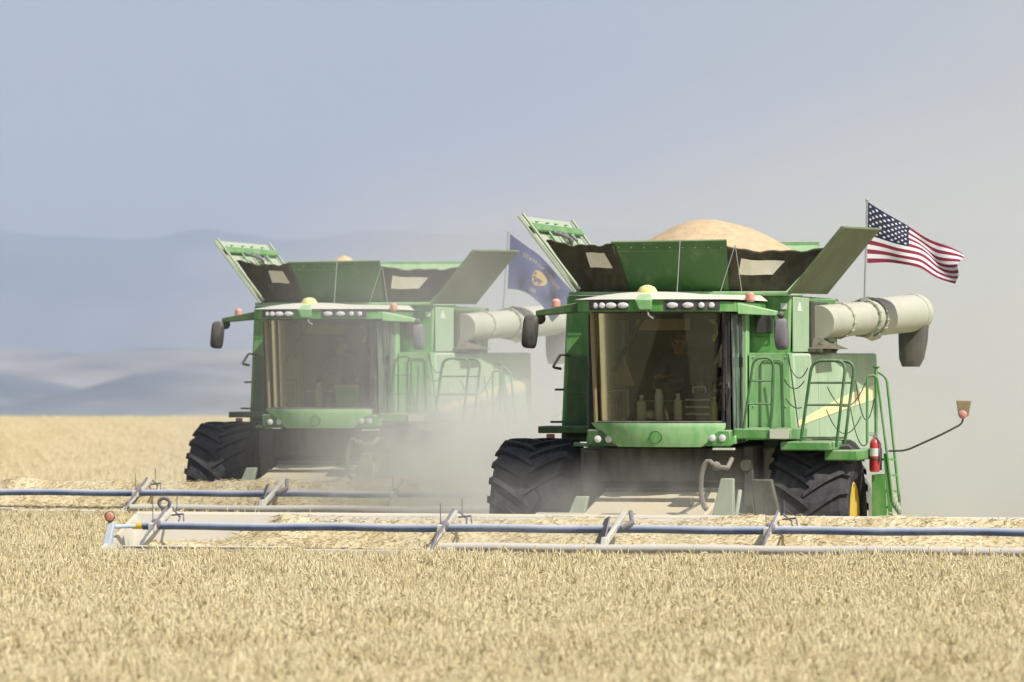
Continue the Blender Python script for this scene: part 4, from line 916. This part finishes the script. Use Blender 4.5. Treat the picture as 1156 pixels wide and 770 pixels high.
def flag(O, name, label, pole_base, pole_top, top, bot, fly_depth, design, group=None):
    """a cloth on a pole; top and bottom edges are given as points in the harvester's frame"""
    base = Vector(pole_base)
    root = empty(name, W(O, base), -YAW); tag(root, label, 'flag', 'flags flying from the harvesters')
    p = MB(); p.tube([Vector((0, 0, 0)), Vector(pole_top)-base], .013, 8); p.ball(Vector(pole_top)-base, .022, 8); p.box(-.05, .05, -.05, .05, -.03, .02)
    p.build('flag_pole', M['steel'], root)
    def crv(P_, u):
        s_ = u*(len(P_)-1); i = min(int(s_), len(P_)-2); t = s_-i
        p0, p1, p2, p3 = P_[max(i-1, 0)], P_[i], P_[i+1], P_[min(i+2, len(P_)-1)]
        return 0.5*((2*p1)+(p2-p0)*t+(2*p0-5*p1+4*p2-p3)*t*t+(3*p1-p0-3*p2+p3)*t**3)
    tp = [Vector(q)-base for q in top]; bt = [Vector(q)-base for q in bot]
    def S(u, v, off=0.0):                                    # v: 0 bottom .. 1 top
        q = crv(bt, u).lerp(crv(tp, u), v)
        q += Vector((0, 1, 0)) * (fly_depth*u*(v-.5)*1.2 + 0.13*u**.7*math.sin(9.5*u + 3.2*v + .4) + .05*u*math.sin(19*u - 5*v)) + Vector((.02*u*math.sin(11*v+5*u), 0, .03*u*math.sin(11*u+5*v)))
        if off:
            du = S(min(u+.01, 1), v) - S(max(u-.01, 0), v); dv = S(u, min(v+.01, 1)) - S(u, max(v-.01, 0)); nn = du.cross(dv)
            if nn.length: q += nn.normalized()*off
        return q
    cl = MB(); design(cl, S)
    mats = [M['flagwhite'], M['flagred'], M['navy'], M['flagblue2'], M['gold']]
    o = cl.build('cloth', mats, root, smooth=75)
    return root

def cells(cl, S, u0, u1, v0, v1, nu, nv, mi, off=0.0):
    cl.cur = mi
    for side in (1, -1):
        vv = [tuple(S(u0+(u1-u0)*i/nu, v0+(v1-v0)*j/nv, off + side*.002)) for j in range(nv+1) for i in range(nu+1)]
        cl.add(vv, [(j*(nu+1)+i, j*(nu+1)+i+1, (j+1)*(nu+1)+i+1, (j+1)*(nu+1)+i) for j in range(nv) for i in range(nu)])
def us_design(cl, S):
    for k in range(13):
        v0, v1 = k/13, (k+1)/13
        u0 = 0.4 if k >= 6 else 0.0
        cells(cl, S, u0, 1, v0, v1, int(44*(1-u0)), 3, 1 if k % 2 == 0 else 0)
    cells(cl, S, 0, 0.4, 6/13, 1, 18, 20, 2)
    cl.cur = 0
    for r_ in range(9):
        nst = 6 if r_ % 2 == 0 else 5
        for c_ in range(nst):
            uc = 0.4*((2*c_ + (1 if nst == 6 else 2))/12.0); vc = 1 - (7/13)*((r_+1)/10.0)
            for side in (1, -1):
                vv = [tuple(S(uc, vc, side*.006))]
                for q in range(10):
                    a = math.pi/2 + q*math.pi/5; rr = .052 if q % 2 == 0 else .024
                    vv.append(tuple(S(uc+math.cos(a)*rr*.32, vc+math.sin(a)*rr*.52, side*.006)))
                cl.add(vv, [(0, 1+q, 1+(q+1) % 10) for q in range(10)])
def state_design(cl, S):
    cells(cl, S, 0, 1, 0, 1, 44, 26, 3)
    def blob(pts_, mi):
        cl.cur = mi
        for side in (1, -1):
            c = (sum(p[0] for p in pts_)/len(pts_), sum(p[1] for p in pts_)/len(pts_)); vv = [tuple(S(*c, side*.006))]
            for ring in (0.5, 1.0):
                vv += [tuple(S(c[0]+(p[0]-c[0])*ring, c[1]+(p[1]-c[1])*ring, side*(.006))) for p in pts_]
            n = len(pts_)
            cl.add(vv, [(0, 1+k, 1+(k+1) % n) for k in range(n)] + [(1+k, 1+n+k, 1+n+(k+1) % n, 1+(k+1) % n) for k in range(n)])
    sh = [(.40, .62), (.45, .66), (.50, .68), (.55, .66), (.60, .62), (.61, .48), (.58, .36), (.50, .27), (.42, .36), (.39, .48)]
    blob(sh, 4)
    blob([(.43, .48), (.57, .48), (.56, .37), (.50, .31), (.44, .37)], 3)
    # lettering over and under the shield
    def text(s_, uc, vc, size):
        cu = bpy.data.curves.new('lettering', 'FONT'); cu.body = s_; cu.size = 1.0; cu.align_x = 'CENTER'
        ob = bpy.data.objects.new('lettering', cu); col.objects.link(ob)
        me = bpy.data.meshes.new_from_object(ob.evaluated_get(bpy.context.evaluated_depsgraph_get()))
        cl.cur = 4
        for side in (1, -1):
            cl.add([tuple(S(min(1, max(0, uc + side*v.co.x*size*.62)), vc + v.co.y*size, side*.006)) for v in me.vertices], [tuple(p.vertices) for p in me.polygons])
        bpy.data.objects.remove(ob); bpy.data.meshes.remove(me)
    text('STATE OF OREGON', .5, .76, .11); text('1859', .5, .10, .12)

def flag_pts(lst, dy=None): return [T(px, py, ly) for px, py, ly in lst]
flag(O1, 'flag', 'stars and stripes flag flying from a pole on the nearer unloading auger',
     T(976, 338, 4.2), T(979, 226, 4.2),
     flag_pts([(980, 228, 4.2), (1010, 247, 4.35), (1035, 262, 4.3), (1060, 276, 4.5), (1085, 286, 4.4)]),
     flag_pts([(979, 297, 4.2), (1008, 297, 4.3), (1038, 301, 4.4), (1058, 315, 4.4), (1083, 318, 4.5)]), .35, us_design)
# second flag: same place on its harvester; edge points worked out in that harvester's frame
def T2(px, py, ly):
    k = (px - 578) / FPX
    lx = (k * (O2.y + ly * CA) - O2.x - ly * SA) / (CA + k * SA); Y_ = O2.y - lx * SA + ly * CA
    return Vector((lx, ly, CAM_H + (HZ - py) * Y_ / FPX))
flag(O2, 'flag', 'blue flag with gold shield and lettering flying from the dusty harvester',
     T2(568, 352, 4.2), T2(574, 262, 4.2),
     [T2(*q) for q in ((576, 264, 4.2), (598, 281, 4.35), (617, 298, 4.3), (632, 316, 4.5), (650, 335, 4.4))],
     [T2(*q) for q in ((573, 326, 4.2), (587, 328, 4.3), (600, 332, 4.4), (612, 346, 4.4), (628, 362, 4.5))], .30, state_design)

# fire extinguisher on its bracket beside the ladder
def extinguisher(O, label):
    q = Vector((2.52, .10, 1.62)); root = empty('fire_extinguisher', W(O, q), -YAW); tag(root, label, 'fire extinguisher', 'fire extinguishers by the ladders')
    b = MB(); b.lathe([(0, .055), (.015, .065), (.36, .065), (.41, .045), (.43, .02)], (0, 0, 0), 'z', 20); b.build('cylinder', M['red'], root)
    b = MB(); b.lathe([(.20, .0655), (.20, .067), (.30, .067), (.30, .0655)], (0, 0, 0), 'z', 20); b.build('paper_label', M['white'], root)
    b = MB(); b.lathe([(.43, .022), (.46, .022)], (0, 0, 0), 'z', 12); b.box(-.07, .03, -.015, .015, .46, .475); b.box(-.08, .02, -.015, .015, .49, .50); b.build('valve', M['steel'], root)
    b = MB(); b.tube([(.02, -.02, .44), (.08, -.05, .36), (.07, -.05, .12)], .011, 8); b.build('hose', M['black'], root)
    b = MB()
    for z in (.16,): b.lathe([(z-.012, .066), (z-.012, .071), (z+.012, .071), (z+.012, .066)], (0, 0, 0), 'z', 18)
    b.box(-.08, .08, .066, .09, .02, .30); b.build('bracket', M['black'], root)
extinguisher(O1, 'red fire extinguisher with white label beside the nearer harvester\'s ladder')
extinguisher(O2, 'dust veiled fire extinguisher beside the farther harvester\'s ladder')

# operators
def person(O, label):
    root_p = Vector((0, -.02, 2.52))
    V = {'pelvis': (0, 0.0, 2.56), 'belly': (0, .04, 2.72), 'chest': (0, .06, 2.92), 'upper': (0, .05, 3.05), 'neck': (0, .03, 3.13), 'jaw': (0, -.02, 3.19), 'head': (0, 0, 3.27), 'crown': (0, .01, 3.35),
         'shL': (-.19, .05, 3.04), 'elL': (-.27, -.18, 2.80), 'wrL': (-.16, -.46, 2.83), 'haL': (-.14, -.54, 2.84),
         'shR': (.19, .05, 3.04), 'elR': (.29, -.12, 2.79), 'wrR': (.36, -.38, 2.68), 'haR': (.38, -.46, 2.68),
         'hiL': (-.10, -.03, 2.55), 'knL': (-.16, -.47, 2.56), 'anL': (-.16, -.60, 2.16), 'foL': (-.17, -.76, 2.11),
         'hiR': (.10, -.03, 2.55), 'knR': (.16, -.47, 2.56), 'anR': (.16, -.58, 2.16), 'foR': (.17, -.74, 2.11)}
    rad = {'pelvis': .15, 'belly': .14, 'chest': .16, 'upper': .12, 'neck': .058, 'jaw': .075, 'head': .09, 'crown': .06, 'shL': .07, 'elL': .05, 'wrL': .032, 'haL': .035, 'shR': .07, 'elR': .05, 'wrR': .032, 'haR': .035,
           'hiL': .10, 'knL': .07, 'anL': .045, 'foL': .04, 'hiR': .10, 'knR': .07, 'anR': .045, 'foR': .04}
    E = [('pelvis', 'belly'), ('belly', 'chest'), ('chest', 'upper'), ('upper', 'neck'), ('neck', 'jaw'), ('jaw', 'head'), ('head', 'crown'), ('upper', 'shL'), ('shL', 'elL'), ('elL', 'wrL'), ('wrL', 'haL'),
         ('upper', 'shR'), ('shR', 'elR'), ('elR', 'wrR'), ('wrR', 'haR'), ('pelvis', 'hiL'), ('hiL', 'knL'), ('knL', 'anL'), ('anL', 'foL'), ('pelvis', 'hiR'), ('hiR', 'knR'), ('knR', 'anR'), ('anR', 'foR')]
    for s_, n in ((-1, 'L'), (1, 'R')):
        ha = Vector(V['ha'+n])
        for k in range(4):
            a = ha + Vector(((k-1.5)*.021, -.035, .012)); b_ = a + Vector((0, -.04, -.012)); c_ = b_ + Vector((0, -.005, -.035))
            for i, (nm, q) in enumerate((('a', a), ('b', b_), ('c', c_))): V[f'f{n}{k}{nm}'] = tuple(q); rad[f'f{n}{k}{nm}'] = .010 - .001*i
            E += [('ha'+n, f'f{n}{k}a'), (f'f{n}{k}a', f'f{n}{k}b'), (f'f{n}{k}b', f'f{n}{k}c')]
        a = ha + Vector((-s_*.04, .0, -.01)); b_ = a + Vector((-s_*.012, -.035, -.015)); V['t'+n+'a'] = tuple(a); V['t'+n+'b'] = tuple(b_); rad['t'+n+'a'] = .012; rad['t'+n+'b'] = .010
        E += [('ha'+n, 't'+n+'a'), ('t'+n+'a', 't'+n+'b')]
    names = list(V); bm = bmesh.new(); sk = bm.verts.layers.skin.verify(); vs_ = {}
    for n in names:
        v = bm.verts.new(Vector(V[n]) - root_p); v[sk].radius = (rad[n], rad[n]); v[sk].use_root = (n == 'pelvis'); vs_[n] = v
    for a, b_ in E: bm.edges.new((vs_[a], vs_[b_]))
    me = bpy.data.meshes.new('person'); bm.to_mesh(me); bm.free()
    tmp = bpy.data.objects.new('person', me); col.objects.link(tmp)
    tmp.modifiers.new('skin', 'SKIN'); sb = tmp.modifiers.new('sub', 'SUBSURF'); sb.levels = 2; sb.render_levels = 2
    m2 = bpy.data.meshes.new_from_object(tmp.evaluated_get(bpy.context.evaluated_depsgraph_get())); bpy.data.objects.remove(tmp)
    m2.materials.clear()
    for k in ('skin', 'shirt', 'jeans'): m2.materials.append(M[k])
    for p in m2.polygons:
        c = p.center + root_p
        p.material_index = 2 if c.z < 2.62 and not (c.y < -.3 and c.z > 2.64) else (0 if c.z > 3.12 or (c.y < -.30 and c.z > 2.62) else 1)
        p.use_smooth = True
    o = bpy.data.objects.new('person', m2); col.objects.link(o); o.location = W(O, root_p); o.rotation_euler = (0, 0, -YAW); tag(o, label, 'person', 'operators seated in the cabs')
    b = MB(); b.lathe([(3.30, .098), (3.36, .092), (3.40, .06), (3.415, .01)], (0, .0, 0), 'z', 18); b.hexa([(-.07, -.17, 3.295), (.07, -.17, 3.295), (.08, -.05, 3.30), (-.08, -.05, 3.30)], [(-.07, -.17, 3.302), (.07, -.17, 3.302), (.08, -.05, 3.315), (-.08, -.05, 3.315)])
    b.build('cap', M['cap'], o, xf=lambda p: p - root_p)
    b = MB()
    for s_ in (-1, 1): b.ball((s_*.034, -.088, 3.262), .012, 8)
    b.build('eyes', M['black'], o, xf=lambda p: p - root_p)
    b = MB(); b.ball((0, -.10, 3.235), .016, 8, (1, 1.4, 1.6)); b.ball((0, -.085, 3.195), .02, 8, (1.4, .5, .35))
    for s_ in (-1, 1): b.ball((s_*.088, .0, 3.25), .022, 8, (.5, 1, 1.5))
    b.build('face_features', M['skin'], o, xf=lambda p: p - root_p)
person(O1, 'person in a dark shirt and red cap at the wheel of the nearer harvester')
person(O2, 'person seated behind the dusty windshield of the farther harvester')

# things on the dash shelves
def bottle(O, name, x, y, z, r, h, m, capm, label, cat='bottle', neck=.45):
    root = empty(name, W(O, (x, y, z)), -YAW); tag(root, label, cat)
    b = MB(); b.lathe([(0, r*.9), (.01, r), (h*.72, r), (h*.84, r*neck), (h*.9, r*neck)], (0, 0, 0), 'z', 18); b.build('bottle_body', m, root)
    b = MB(); b.lathe([(h*.9, r*neck*1.15), (h, r*neck*1.15)], (0, 0, 0), 'z', 14); b.build('bottle_cap', capm, root)
ZS = 2.286
bottle(O1, 'vacuum_flask', .02, -1.46, ZS, .055, .44, M['flask'], M['black'], 'tall silver vacuum flask standing upright behind the clear windshield', 'flask', .7)
bottle(O1, 'water_bottle', -.20, -1.46, ZS, .060, .32, M['offwhite'], M['white'], 'stout pale bottle left of the tall silver flask')
bottle(O1, 'water_bottle', .26, -1.45, ZS, .050, .34, M['offwhite'], M['white'], 'pale bottle between the silver flask and the dark striped bag')
bottle(O1, 'spray_bottle', .70, -1.33, ZS, .040, .30, M['lime'], M['white'], 'lime green spray bottle at the right end of the dash')
b = MB(); b.hexa([(.34, -1.38, ZS), (.66, -1.38, ZS), (.66, -1.18, ZS), (.34, -1.18, ZS)], [(.36, -1.36, ZS+.34), (.64, -1.36, ZS+.34), (.64, -1.2, ZS+.34), (.36, -1.2, ZS+.34)])
bag = local_obj(b, 'lunch_bag', M['coolerbag'], O1, (.5, -1.28, ZS), bevel=.03); tag(bag, 'dark lunch bag with pale stripes on the dash right of the flask', 'bag')
b = MB()
for z in (.07, .16, .25): b.box(.345, .655, -1.391, -1.379, ZS+z, ZS+z+.022)
b.tube(rounded([(.42, -1.28, ZS+.34), (.42, -1.28, ZS+.42), (.58, -1.28, ZS+.42), (.58, -1.28, ZS+.34)], .04), .012, 8)
o = b.build('stripe_trim', M['paleblue'], bag, xf=lambda p: p - Vector((.5, -1.28, ZS)))
b = MB(); b.ball((-.10, -1.40, ZS+.07), .075, 16, (1, .8, .8)); bb = local_obj(b, 'bowl', M['offwhite'], O1, (-.10, -1.40, ZS)); tag(bb, 'round grey bowl on the dash in front of the silver flask', 'bowl')
b = MB(); b.hexa([(.58, -.98, 2.56), (.84, -.98, 2.56), (.84, -.85, 2.56), (.58, -.85, 2.56)], [(.64, -.96, 2.84), (.86, -.96, 2.84), (.86, -.87, 2.84), (.64, -.87, 2.84)]); 
jk = local_obj(b, 'work_jacket', M['black_dusty_lit'], O1, (.7, -.9, 2.56), bevel=.03); tag(jk, 'dark work jacket with yellow print hung inside the cab corner', 'jacket')
b = MB()
for k in range(7): b.ball((.68+rnd.uniform(-.05, .12), -.99, 2.70+rnd.uniform(-.06, .07)), rnd.uniform(.014, .028), 8, (1.5, .3, .8))
b.build('yellow_print', M['gps'], jk, xf=lambda p: p - Vector((.7, -.9, 2.56)))
# the farther cab: green cool box, flask
root = empty('cool_box', W(O2, (.42, -1.28, ZS+.03)), -YAW); tag(root, 'green cool box with white lid on the dash of the farther harvester', 'cool box')
b = MB(); b.hexa([(-.15, -.10, 0), (.15, -.10, 0), (.15, .10, 0), (-.15, .10, 0)], [(-.16, -.11, .29), (.16, -.11, .29), (.16, .11, .29), (-.16, .11, .29)]); b.build('box_body', M['coolgreen'], root, bevel=.012)
b = MB(); b.box(-.17, .17, -.12, .12, .292, .345); b.build('lid', M['white'], root, bevel=.012)
bottle(O2, 'vacuum_flask', .02, -1.46, ZS+.03, .055, .42, M['flask'], M['black'], 'silver flask left of the green cool box', 'flask', .7)

# cut crop lying on the headers
def cut_crop(O, seed, label):
    r = random.Random(seed); b = MB(); vv = []; tint = []; fs = []
    nx, nyy = 900, 40; ph = r.random()*10
    for j in range(nyy+1):
        t = j/nyy
        for i in range(nx+1):
            x = -6.1 + 12.2*i/nx; big = mnoise.noise(Vector((x*.55+ph, 0.3, 1))); sm = mnoise.noise(Vector((x*3.1+ph, t*4, 2)))*.5 + mnoise.noise(Vector((x*10+ph, t*13, 5)))*.35 + mnoise.noise(Vector((x*26+ph, t*34, 7)))*.3
            amt = max(0.0, min(1.0, .90 + big*.45)); 
            if x < -4.4: amt *= max(.10, 1-(-4.4-x)*1.1)
            amt = amt if t > .62 else max(amt, .45)
            y = -4.58 + 1.40*t; zz = .58 + .07*amt + .22*max(0, (t-.45)/.55) + (.29*max(0, (t-.62)/.38)**1.1)*amt + .030*sm*(.4+amt) + (.10*max(0, (t-.7)/.3))*(1-amt)*0
            vv.append((x, y + .02*sm, zz)); tint.append(min(1, max(0, (.60 + sm*.6))))
    fs = [(j*(nx+1)+i, j*(nx+1)+i+1, (j+1)*(nx+1)+i+1, (j+1)*(nx+1)+i) for j in range(nyy) for i in range(nx)]
    nb = len(vv)
    for _ in range(16000):
        i = r.randrange(nb); p = Vector(vv[i]) + Vector((r.uniform(-.02, .02), 0, .012)); a = r.random()*6.28; el = r.uniform(-.25, .35) if r.random() < .985 else r.uniform(.3, .9); L_ = r.uniform(.03, .11)
        dv = Vector((math.cos(a)*math.cos(el), math.sin(a)*math.cos(el), math.sin(el)))*L_; s_ = dv.cross(Vector((r.random()-.5, r.random()-.5, r.random()-.5))).normalized()*r.uniform(.003, .006)
        if p.y + dv.y > -3.18: dv.y = -abs(dv.y)
        k = len(vv); vv += [tuple(p+s_), tuple(p-s_), tuple(p+dv-s_*.5), tuple(p+dv+s_*.5)]; tint += [min(1, max(0, r.gauss(.68, .15)))]*4; fs.append((k, k+1, k+2, k+3))
    me = mesh_tinted('cut_wheat', vv, fs, tint, SM); o = bpy.data.objects.new('cut_wheat', me); col.objects.link(o)
    o.location = O; o.rotation_euler = (0, 0, -YAW); tag(o, label, 'cut crop', kind='stuff')
cut_crop(O1, 3, 'cut straw and ears heaped along the nearer header')
cut_crop(O2 + Vector((0, 0, .1)), 8, 'cut straw and ears heaped along the farther header')

# ------------------------------------------------------------------ dust and haze
def dust_volume(name, centre, size, dens, colr, nscale, contrast, label, falloff='ball', aniso=0.2, zpow=1.0, hfall=None):
    b = MB(); b.ball((0, 0, 0), 1.0, 28) if falloff == 'ball' else b.box(-1, 1, -1, 1, -1, 1)
    o = b.build(name, [], None); o.location = centre; o.scale = size
    m = bpy.data.materials.new(name); m.use_nodes = True; t = m.node_tree; N = t.nodes; L = t.links; N.clear()
    out = N.new('ShaderNodeOutputMaterial'); pv = N.new('ShaderNodeVolumePrincipled'); pv.inputs['Color'].default_value = (*colr, 1); pv.inputs['Anisotropy'].default_value = aniso
    tc = N.new('ShaderNodeTexCoord'); ln = N.new('ShaderNodeVectorMath'); ln.operation = 'LENGTH'; L.new(tc.outputs['Object'], ln.inputs[0])
    fo = N.new('ShaderNodeMapRange'); fo.interpolation_type = 'SMOOTHERSTEP'; fo.inputs[1].default_value = 1.0; fo.inputs[2].default_value = 0.25; fo.inputs[3].default_value = 0; fo.inputs[4].default_value = 1
    L.new(ln.outputs['Value'], fo.inputs[0])
    g = N.new('ShaderNodeNewGeometry'); ns = N.new('ShaderNodeTexNoise'); ns.inputs['Scale'].default_value = nscale; ns.inputs['Detail'].default_value = 5; ns.inputs['Roughness'].default_value = 0.6; ns.inputs['Distortion'].default_value = 0.6
    L.new(g.outputs['Position'], ns.inputs['Vector'])
    mr = N.new('ShaderNodeMapRange'); mr.inputs[1].default_value = 0.5 - contrast; mr.inputs[2].default_value = 0.5 + contrast; mr.inputs[3].default_value = 0.12; mr.inputs[4].default_value = 1.6
    L.new(ns.outputs[0], mr.inputs[0])
    mu = N.new('ShaderNodeMath'); mu.operation = 'MULTIPLY'; L.new(fo.outputs[0], mu.inputs[0]); L.new(mr.outputs[0], mu.inputs[1])
    m2 = N.new('ShaderNodeMath'); m2.operation = 'MULTIPLY'; L.new(mu.outputs[0], m2.inputs[0]); m2.inputs[1].default_value = dens
    last = m2.outputs[0]
    if hfall:
        sx = N.new('ShaderNodeSeparateXYZ'); L.new(g.outputs['Position'], sx.inputs[0])
        hm = N.new('ShaderNodeMapRange'); hm.inputs[1].default_value = hfall[0]; hm.inputs[2].default_value = hfall[1]; hm.inputs[3].default_value = 1; hm.inputs[4].default_value = hfall[2]
        L.new(sx.outputs[2], hm.inputs[0]); m3 = N.new('ShaderNodeMath'); m3.operation = 'MULTIPLY'; L.new(last, m3.inputs[0]); L.new(hm.outputs[0], m3.inputs[1]); last = m3.outputs[0]
    L.new(last, pv.inputs['Density']); L.new(pv.outputs[0], out.inputs['Volume']); o.data.materials.append(m)
    tag(o, label, 'dust', kind='stuff'); return o
DC = (0.885, 0.905, 0.875); DN = (0.945, 0.945, 0.905)
dust_volume('dust_cloud', (11.5, 104, 0), (23.5, 24, 11.5), .18, DC, .16, .24, 'tall pale dust cloud hanging behind both harvesters and drifting right', hfall=(1, 10, .12))
dust_volume('dust_drift', (70, 330, 0), (88, 130, 80), .0060, DC, .03, .35, 'broad thin sheet of dust high over the far field on the right', hfall=(5, 70, .8))
dust_volume('dust_bank', (13, 84, 0), (13, 11, 4.2), .26, DC, .25, .22, 'low pale dust bank lying over the field behind the nearer harvester')
dust_volume('dust_plume', (-.3, 76.4, .9), (3.7, 3.0, 2.4), 1.05, DN, 1.0, .10, 'dense dust rolling round the lower right of the farther harvester')
dust_volume('dust_veil', (.9, 75.0, .9), (3.8, 3.2, 3.5), .36, DN, .8, .14, 'thin dust drifting between the two harvesters')
dust_volume('dust_film', (-.9, 75.4, 2.4), (4.6, 3.4, 5.2), .11, DN, .45, .22, 'faint dust hanging in front of the farther harvester')
dust_volume('dust_trail', (5.2, 70.4, .9), (2.4, 4.6, 2.3), .34, DC, .6, .2, 'pale dust trailing off the rear corner of the nearer harvester')
dust_volume('dust_puff', (1.2, 62.0, 1.0), (3.4, 1.5, 1.1), .30, DN, 1.2, .13, 'light dust puff over the front of the nearer header')
# air: one closed box round everything, even density
b = MB(); b.box(-15000, 15000, -200, 31000, -134, 1400)
hz = b.build('haze', [], None); tag(hz, 'pale blue summer haze between the field and the mountains', 'haze', kind='stuff')
m = bpy.data.materials.new('haze'); m.use_nodes = True; N = m.node_tree.nodes; N.clear(); out = N.new('ShaderNodeOutputMaterial'); pv = N.new('ShaderNodeVolumePrincipled')
pv.inputs['Color'].default_value = (0.645, 0.745, 0.975, 1); pv.inputs['Density'].default_value = 0.66e-4; pv.inputs['Anisotropy'].default_value = 0.1
m.node_tree.links.new(pv.outputs[0], out.inputs['Volume']); hz.data.materials.append(m)
